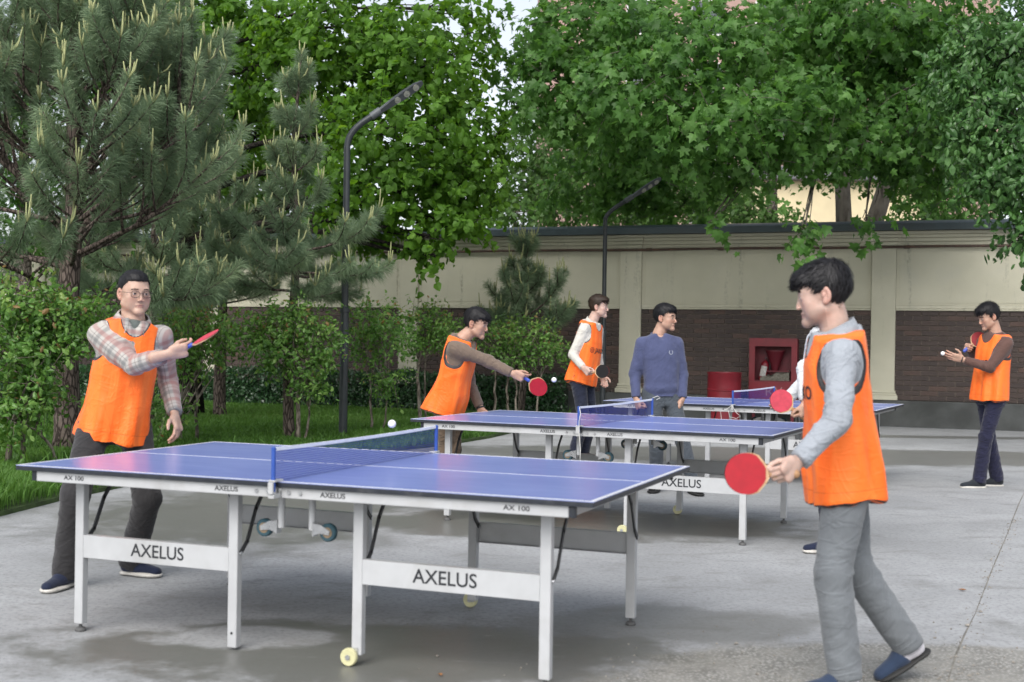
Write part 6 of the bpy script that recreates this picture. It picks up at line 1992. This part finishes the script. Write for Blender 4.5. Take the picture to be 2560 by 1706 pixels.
            for v in bm.verts:
                lat_ = v.co.x + tx
                wv = 0.185 * bk * H
                th_ = lat_ / (wv * 0.92)
                p = T.o + T.up * (hh + v.co.y) + ftx * 0.0
                dr_ = unit(T.lm * math.sin(th_) + ftx * math.cos(th_))
                hit = bvh.ray_cast(Vector(p), Vector(dr_), 0.5)
                if hit[0] is None: dead.append(v); v.co = Vector(p - O)
                else: v.co = hit[0] + Vector(dr_) * 0.0022 - Vector(O)
            bmesh.ops.delete(bm, geom=dead, context='VERTS')
            bm.to_mesh(me); bm.free(); me.update()
            obj('lettering', me, vest)
    # ---------------- trousers
    tr_ = Sdf()
    lw = S.get('leg', 1.0)
    tr_.u(T.loft([-0.13, -0.06, 0.02, 0.09], np.array([.150, .158, .152, .142]) * bk * H, np.array([.100, .108, .104, .096]) * (0.5 + 0.5 * bk) * H, [0.0, -0.004, 0, 0.004], 2.2), 0.0)
    for sd in 'LR':
        h_, k_, a_ = j['hip' + sd], j['kn' + sd], j['an' + sd]
        a1 = k_ + (a_ - k_) * (1.0 + S.get('hemdrop', 0.06))
        tr_.u(cap(h_, k_, .086 * bk * lw, .065 * lw), 0.03)
        tr_.u(cap(k_, a1, .066 * lw, S.get('leg_hem', .058) * lw, flat_end=True), 0.02)
    V, F = tr_.mesh(hq * 1.05)
    V = relax(V, F, 1, 0.3); N = vnormals(V, F)
    A, Bc, Cc, D, K = limb_coords(V, [[j['hipL'], j['knL'], j['anL']], [j['hipR'], j['knR'], j['anR']]])
    kn = np.exp(-((A - 0.43) / 0.12) ** 2); hm = np.clip((A - 0.62) / 0.2, 0, 1); cr = np.exp(-((A - 0.06) / 0.1) ** 2)
    disp = fold_noise(A, Bc, Cc, seed + 50, 20, 6) * (0.0020 + 0.0050 * kn + 0.0050 * hm + 0.0045 * cr) * S.get('twrinkle', 1.0)
    V = V + N * disp[:, None]
    tro = put('trousers', V, F, S['trousers'], {'pl': np.stack([A, Bc, Cc], 1)})
    # ---------------- shoes
    for sd in 'LR':
        fy = unit(j['ft' + sd]); fx = unit(np.cross(fy, [0, 0, 1])); fz = np.cross(fx, fy)
        M = np.stack([fx, fy, fz], 0); O2 = j['an' + sd] - fz * 0.088
        k = S.get('shoe_k', 1.0) * H
        up_ = Sdf(); zf = (0, 0, 1.0)
        slip = S.get('slip') == sd or S.get('slip') == 'both'
        up_.u(cap((0, -0.030, 0.050), (0, 0.05, 0.050), 0.037, 0.040), 0.0)
        up_.u(cap((0, 0.05, 0.046), (0.003, 0.155, 0.030), 0.042, 0.034, zf, 1.25), 0.02)
        if not slip: up_.u(cap((0, -0.022, 0.055), (0, -0.014, 0.098), 0.037, 0.034, flat_end=True), 0.015)
        up_.inter(lambda x, y, z: 0.010 - z, 0.003)
        if slip: up_.inter(lambda x, y, z: (0.030 + (z - 0.03) * 0.55) - y, 0.004)
        V, F = up_.mesh(S.get('shoeres', 0.009))
        sho = put('shoe', O2 + (V * k) @ M, F, S['shoe'])
        so = Sdf(); so.u(cap((0, -0.034, 0.013), (0.002, 0.150, 0.013), 0.041, 0.043, zf, 3.0), 0); so.u(cap((0, 0.06, 0.013), (0.004, 0.12, 0.013), 0.045, 0.046, zf, 3.2), 0.02)
        V, F = so.mesh(S.get('shoeres', 0.009))
        W = O2 + (V * k) @ M
        put('sole', W, F, S.get('sole', M_SOLEW), None, sho).matrix_parent_inverse.identity()
        if S.get('socks') or slip:
            sk = Sdf(); sk.u(cap((0, -0.026, 0.048), (0, 0.06, 0.048), 0.034, 0.036), 0); sk.u(cap((0, -0.012, 0.05), (0, 0.0, 0.15), 0.033, 0.036), 0.02); sk.inter(lambda x, y, z: 0.024 - z, 0.003)
            V, F = sk.mesh(0.007)
            put('sock', O2 + (V * k) @ M, F, S['sock'])
    return dict(root=root, O=O, HM=HM, hc=hc_, hs=hs, hands=hands, T=T, j=j, H=H, put=put)
# ================================================================== CAST
RD = (1.0, 0, 0)
people = {}
P_ = joints
people['A'] = make_person('man in glasses and plaid shirt swinging at the left end of the foreground table', P_('A'),
    dict(seed=101, res=0.009, hres=0.0034, handres=0.004, bulk=0.94, skin=M_SKIN1, hair='crop', hairmat=M_HAIRK, nstr=2600, shirt=M_PLAID, collar=True, tee=C_['tee'], trousers=C_['charcoal'], shoe=C_['shoe_navy'], leg=1.12, leg_hem=.064,
         hp=dict(jaw=1.12, face=1.10, eye=0.8, neck=1.08, nose=0.75), brow=0.6, collar_k=1.22, handL=('relax', (-0.2, -1.0, 0.1)), handR=('grip_pt', (0.1, -0.35, 1.0)), hem_w=1.13, hem_d=1.08, hem_sag=0.008, sleeveR=0.80, arm=1.08, hem=-0.125, shoeres=0.007, text=None))
people['B'] = make_person('man in taupe sweater and orange bib leaning to play a forehand at the middle table', P_('B'),
    dict(seed=102, skin=M_SKIN2, hair='fringe', hairmat=M_HAIRK, nstr=1700, shirt=C_['brown'], neckband=True, nb_r=0.066, trousers=C_['khaki'], shoe=C_['shoe_blk'], sole=M_SOLEB, handL=('relax', (0.8, -0.4, 0.1)), handR=('grip_pt', (0.3, -0.3, 1.0)), sweat=True, bulk=1.05, hem=-0.14, hem_d=1.18, hem_w=1.14, hem_fwd=-0.02, leg=1.0, leg_hem=.07))
people['C'] = make_person('man in cream sweater and orange bib holding a black paddle by the far lamp post', P_('C'),
    dict(seed=103, res=0.013, hres=0.0046, handres=0.0055, skin=M_SKIN3, hair='sweep', hairmat=M_HAIRB, nstr=1700, shirt=C_['cream'], collar=True, sweat=True, trousers=C_['navy'], shoe=C_['shoe_dk'], handL=('relax', (0.8, -0.3, 0)), handR=('grip', (0.5, -0.5, 0.7)), text='JAKO', text_x=0.03, text_h=0.30, leg_hem=.064, leg=1.05))
people['D'] = make_person('man in plain blue sweatshirt standing between the middle and farthest tables', P_('D'),
    dict(seed=104, res=0.012, vest=False, skin=M_SKIN2, hair='thick', hairmat=M_HAIRK, nstr=1700, shirt=C_['blue'], neckband=True, sweat=True, rib=True, shirt_lo=-0.05, trousers=C_['jeans'], shoe=C_['shoe_blk'], sole=M_SOLEB, handL=('fist', (-0.5, -1, 0.1)), handR=('fist', (0.5, -1, 0.1)), bulk=1.04, arm=1.05, hp=dict(nose=1.15), leg=1.02))
people['E'] = make_person('man in grey shirt and orange bib stepping forward with a red paddle at the right', P_('E'),
    dict(seed=105, res=0.009, hres=0.0034, handres=0.004, skin=M_SKIN3, hair='bowl', hairmat=M_HAIRK, nstr=3200, shirt=C_['greyshirt'], collar=True, collar_k=1.15, trousers=C_['pale_jeans'], shoe=C_['shoe_slip'], sole=M_SOLEB, slip='both', sock=C_['sock'], handL=('grip', (-0.5, -0.35, 0.6)), handR=('relax', (-0.3, 0.2, 1)), text='JAKO', text_x=0.012, text_h=0.295, hem_d=1.06, hem_w=1.04, hem=-0.15, leg=1.08, leg_hem=.060, twrinkle=0.9, wrinkle=1.3, hp=dict(stubble=0.30, nose=0.7), shoeres=0.007, head=1.03))
people['F'] = make_person('man in brown sweater and orange bib about to serve near the wall at far right', P_('F'),
    dict(seed=106, skin=M_SKIN2, hair='messy', hairmat=M_HAIRK, nstr=1900, shirt=C_['choc'], neckband=True, nb_r=0.060, nb_t=0.016, nb_drop=0.5, sweat=True, trousers=C_['navy2'], shoe=C_['shoe_dk'], handL=('flat', (0.05, -0.35, 0.75)), handR=('grip', (0.2, -0.2, 1.0)), text='JAKO', text_x=0.0, text_h=0.27, hem=-0.10, hp=dict(eye=0.55, moust=0.3), leg_hem=.066))
people['G'] = make_person('man in white shirt mostly hidden behind the man in the grey shirt', P_('G'),
    dict(seed=107, hres=0.006, handres=0.006, vest=False, skin=M_SKIN2, hair='thick', hairmat=M_HAIRK, nstr=900, shirt=C_['white'], collar=True, trousers=C_['navy'], shoe=C_['shoe_navy'], handL=('grip', (-0.3, -0.5, 0.6)), handR=('relax', (-0.3, 0.2, 1)), wrinkle=1.3, res=0.015, hp=dict()))

# spectacles of the first player
A_ = people['A']
def head_pt(pp, v): return pp['hc'] - pp['O'] + (np.asarray(v, float) * pp['hs']) @ pp['HM']
gl = MB()
lenses = []
for q in (-1, 1):
    pts = []
    for i in range(25):
        a = 2 * math.pi * i / 24
        ca, sa = math.cos(a), math.sin(a)
        pts.append((q * (0.0335 + 0.0235 * np.sign(ca) * abs(ca) ** 0.75), 0.1010 - 0.004 * abs(0.0335 + 0.0235 * ca * q * q) / 0.05, 0.003 + 0.0175 * np.sign(sa) * abs(sa) ** 0.8))
    gl.tube([head_pt(A_, p) for p in pts], 0.0014, 6, False)
    lenses.append(pts[:-1])
    gl.tube([head_pt(A_, p) for p in ((q * 0.057, 0.097, 0.010), (q * 0.074, 0.082, 0.011), (q * 0.081, 0.03, 0.012), (q * 0.083, -0.005, 0.012), (q * 0.082, -0.025, -0.005))], 0.0015, 6)
gl.tube([head_pt(A_, p) for p in ((-0.0105, 0.1010, 0.007), (0, 0.1035, 0.0095), (0.0105, 0.1010, 0.007))], 0.0013, 6)
glo = gl.build('glasses', M_RIM, A_['root'], smooth=True)
for pts in lenses:
    obj('lens', to_mesh('lens', np.array([head_pt(A_, p) for p in pts]), [tuple(range(len(pts)))], M_SPEC), glo)
# wrist watch and bracelet
def wrist_band(pp, sd, name, mat, rad, tube_r, back):
    M, w = pp['hands'][sd]
    c = w - pp['O'] - M[1] * back
    V, F = tube_geo([c + M[0] * math.cos(a) * rad * 1.08 + M[2] * math.sin(a) * rad * 0.92 for a in np.linspace(0, 2 * math.pi, 21)], tube_r, 6, False)
    return obj(name, to_mesh(name, np.array(V), F, mat, smooth=True), pp['root']), c, M
wb, c, M = wrist_band(people['B'], 'L', 'wrist_watch', M_BRACE, 0.031, 0.007, 0.005)
wrist_band(people['F'], 'L', 'bracelet', M_BRACE, 0.029, 0.005, -0.006)
# small pale emblem on the sweatshirt
D_ = people['D']; T = D_['T']; f = np.cross(T.lm, T.up)
shirt_o = [c for c in D_['root'].children if c.name.startswith('sweater')][0]
sm = shirt_o.data; vv = np.empty(len(sm.vertices) * 3, np.float32); sm.vertices.foreach_get('co', vv); vv = vv.reshape(-1, 3)
bvh = BVHTree.FromPolygons([Vector(p) for p in vv], [tuple(p.vertices) for p in sm.polygons])
M_EMB = pm('pale_embroidery', (0.33, 0.36, 0.42), 0.7, 0.1, 40)
em = MB()
for q in (-1, 1):
    for i in range(7):
        a = math.radians(-80 + i * 21) if q > 0 else math.radians(260 - i * 21)
        for rr in (0.017,):
            p2 = np.array([rr * math.cos(a), rr * math.sin(a)]); t2 = np.array([-math.sin(a), math.cos(a)]) * q
            quad = []
            for dd in (-t2 * 0.006, np.array([math.cos(a), math.sin(a)]) * 0.0045, t2 * 0.007, -np.array([math.cos(a), math.sin(a)]) * 0.0035):
                e2 = p2 + dd
                o_ = T.o + T.up * (0.355 + e2[1]) + T.lm * (0.075 + e2[0]) + f * 0.4 - D_['O']
                hit = bvh.ray_cast(Vector(o_), Vector(-f), 0.6)
                quad.append(np.array(hit[0]) + f * 0.002 if hit[0] is not None else o_ - f * 0.28)
            em.add(quad, [(0, 1, 2, 3)])
em.build('emblem', M_EMB, D_['root']).parent = shirt_o

# ================================================================== PADDLES AND BALLS
M_RUBR = pm('red_rubber', (0.37, 0.005, 0.016), 0.55, 0.08, 30, 0.1, 400)
M_RUBP = pm('worn_red_rubber', (0.50, 0.045, 0.075), 0.55, 0.12, 30, 0.1, 400)
M_RUBD = pm('dull_red_rubber', (0.24, 0.014, 0.022), 0.55, 0.1, 30, 0.1, 400)
M_RUBK = pm('black_rubber', (0.007, 0.006, 0.007), 0.62, 0.1, 30, 0.1, 400, spec=0.2)
M_WOOD = pm('paddle_plywood', (0.52, 0.34, 0.19), 0.55, 0.15, 60)
M_HAND = pm('blue_grip', (0.05, 0.09, 0.42), 0.45, 0.15, 40)
M_HANDW = pm('wooden_grip', (0.36, 0.2, 0.1), 0.5, 0.2, 40)
M_BALL = pm('white_ball', (0.80, 0.80, 0.80), 0.45, 0.03, 20)
def blade_outline(n=36):
    pts = []
    for i in range(n):
        a = 2 * math.pi * i / n
        x, y = 0.0755 * math.cos(a), 0.0785 * math.sin(a)
        if y < -0.045: x *= 0.93 - 0.25 * (-0.045 - y) / 0.034
        pts.append((x, y + 0.1245))
    return pts
def paddle(label, hand_pos, ydir, nrm, front, back, grip, slide=0.0):
    y = unit(ydir); z = unit(V3(*nrm) - y * (V3(*nrm) @ y)); x = np.cross(y, z)
    t = thing('table_tennis_paddle', label, 'paddle', tuple(np.asarray(hand_pos) + y * slide), 0, 'table tennis paddles')
    t.matrix_world = Matrix([[x[i], y[i], z[i], (np.asarray(hand_pos) + y * slide)[i]] for i in range(3)] + [[0, 0, 0, 1]])
    ol = blade_outline()
    MB().prism(ol, -0.0032, 0.0032).build('blade', M_WOOD, t)
    rb = [(px * 0.985, 0.050 + (py - 0.046) * 0.985 + 0.006) for px, py in ol]
    rb = [(px, max(py, 0.062)) for px, py in rb]
    MB().prism(rb, 0.0033, 0.0062).build('rubber', front, t)
    MB().prism(rb, -0.0062, -0.0033).build('rubber', back, t)
    hb = Sdf()
    hb.u(cap((0, -0.048, 0), (0, 0.05, 0), 0.0165, 0.0135, (0, 0, 1.0), 1.35, flat_end=True), 0)
    V, F = hb.mesh(0.004)
    obj('handle', to_mesh('handle', V, F, grip, smooth=True), t)
    return t
def palm(pp, sd, along=0.075, off=-0.030):
    M, w = pp['hands'][sd]
    return w + M[1] * along * pp['H'] + M[2] * off * pp['H']
paddle('red paddle seen almost edge on in the hand of the man in glasses', palm(people['A'], 'R', 0.072, -0.026), (0.86, -0.20, 0.42), (-0.33, -0.26, 0.90), M_RUBP, M_RUBK, M_HAND, 0.012)
paddle('bright red paddle tilted downward in the hand of the leaning player', palm(people['B'], 'R'), (0.80, -0.1, -0.52), (-0.30, -0.90, -0.22), M_RUBR, M_RUBK, M_HAND, 0.015)
paddle('black paddle held by the man in the cream sweater', palm(people['C'], 'R'), (0.86, -0.30, 0.10), (-0.50, -0.80, 0.12), M_RUBK, M_RUBR, M_HANDW, 0.01)
paddle('large red paddle facing the camera in the hand of the man in the grey shirt', palm(people['E'], 'L'), (-1.0, -0.04, 0.0), (0.06, -1.0, 0.10), M_RUBR, M_RUBK, M_HANDW, -0.01)
paddle('dull red paddle raised behind the forearm of the man about to serve', palm(people['F'], 'R'), (0.75, 0.05, 0.60), (0.35, -0.75, 0.45), M_RUBD, M_RUBK, M_HAND, 0.0)
paddle('faded red paddle poking out left of the man in the grey shirt', palm(people['G'], 'L'), (-0.80, -0.05, 0.58), (0.08, -1.0, 0.08), M_RUBP, M_RUBK, M_HANDW, 0.01)
def ball(label, p):
    s = MB().lathe([(0.02 * math.sin(a), 0.02 * math.cos(a)) for a in np.linspace(0.001, math.pi - 0.001, 17)], 24).build('table_tennis_ball', M_BALL, None, smooth=True)
    s.location = p
    tag(s, label, 'ball', 'white table tennis balls in play')
ball('white ball flying just above the net of the nearest table', at(980, 1060, 6.15))
ball('white ball in the air right of the leaning player and his paddle', at(1385, 950, 9.75))
ball('white ball tossed above the open palm of the man about to serve', at(2357, 884, 12.02))
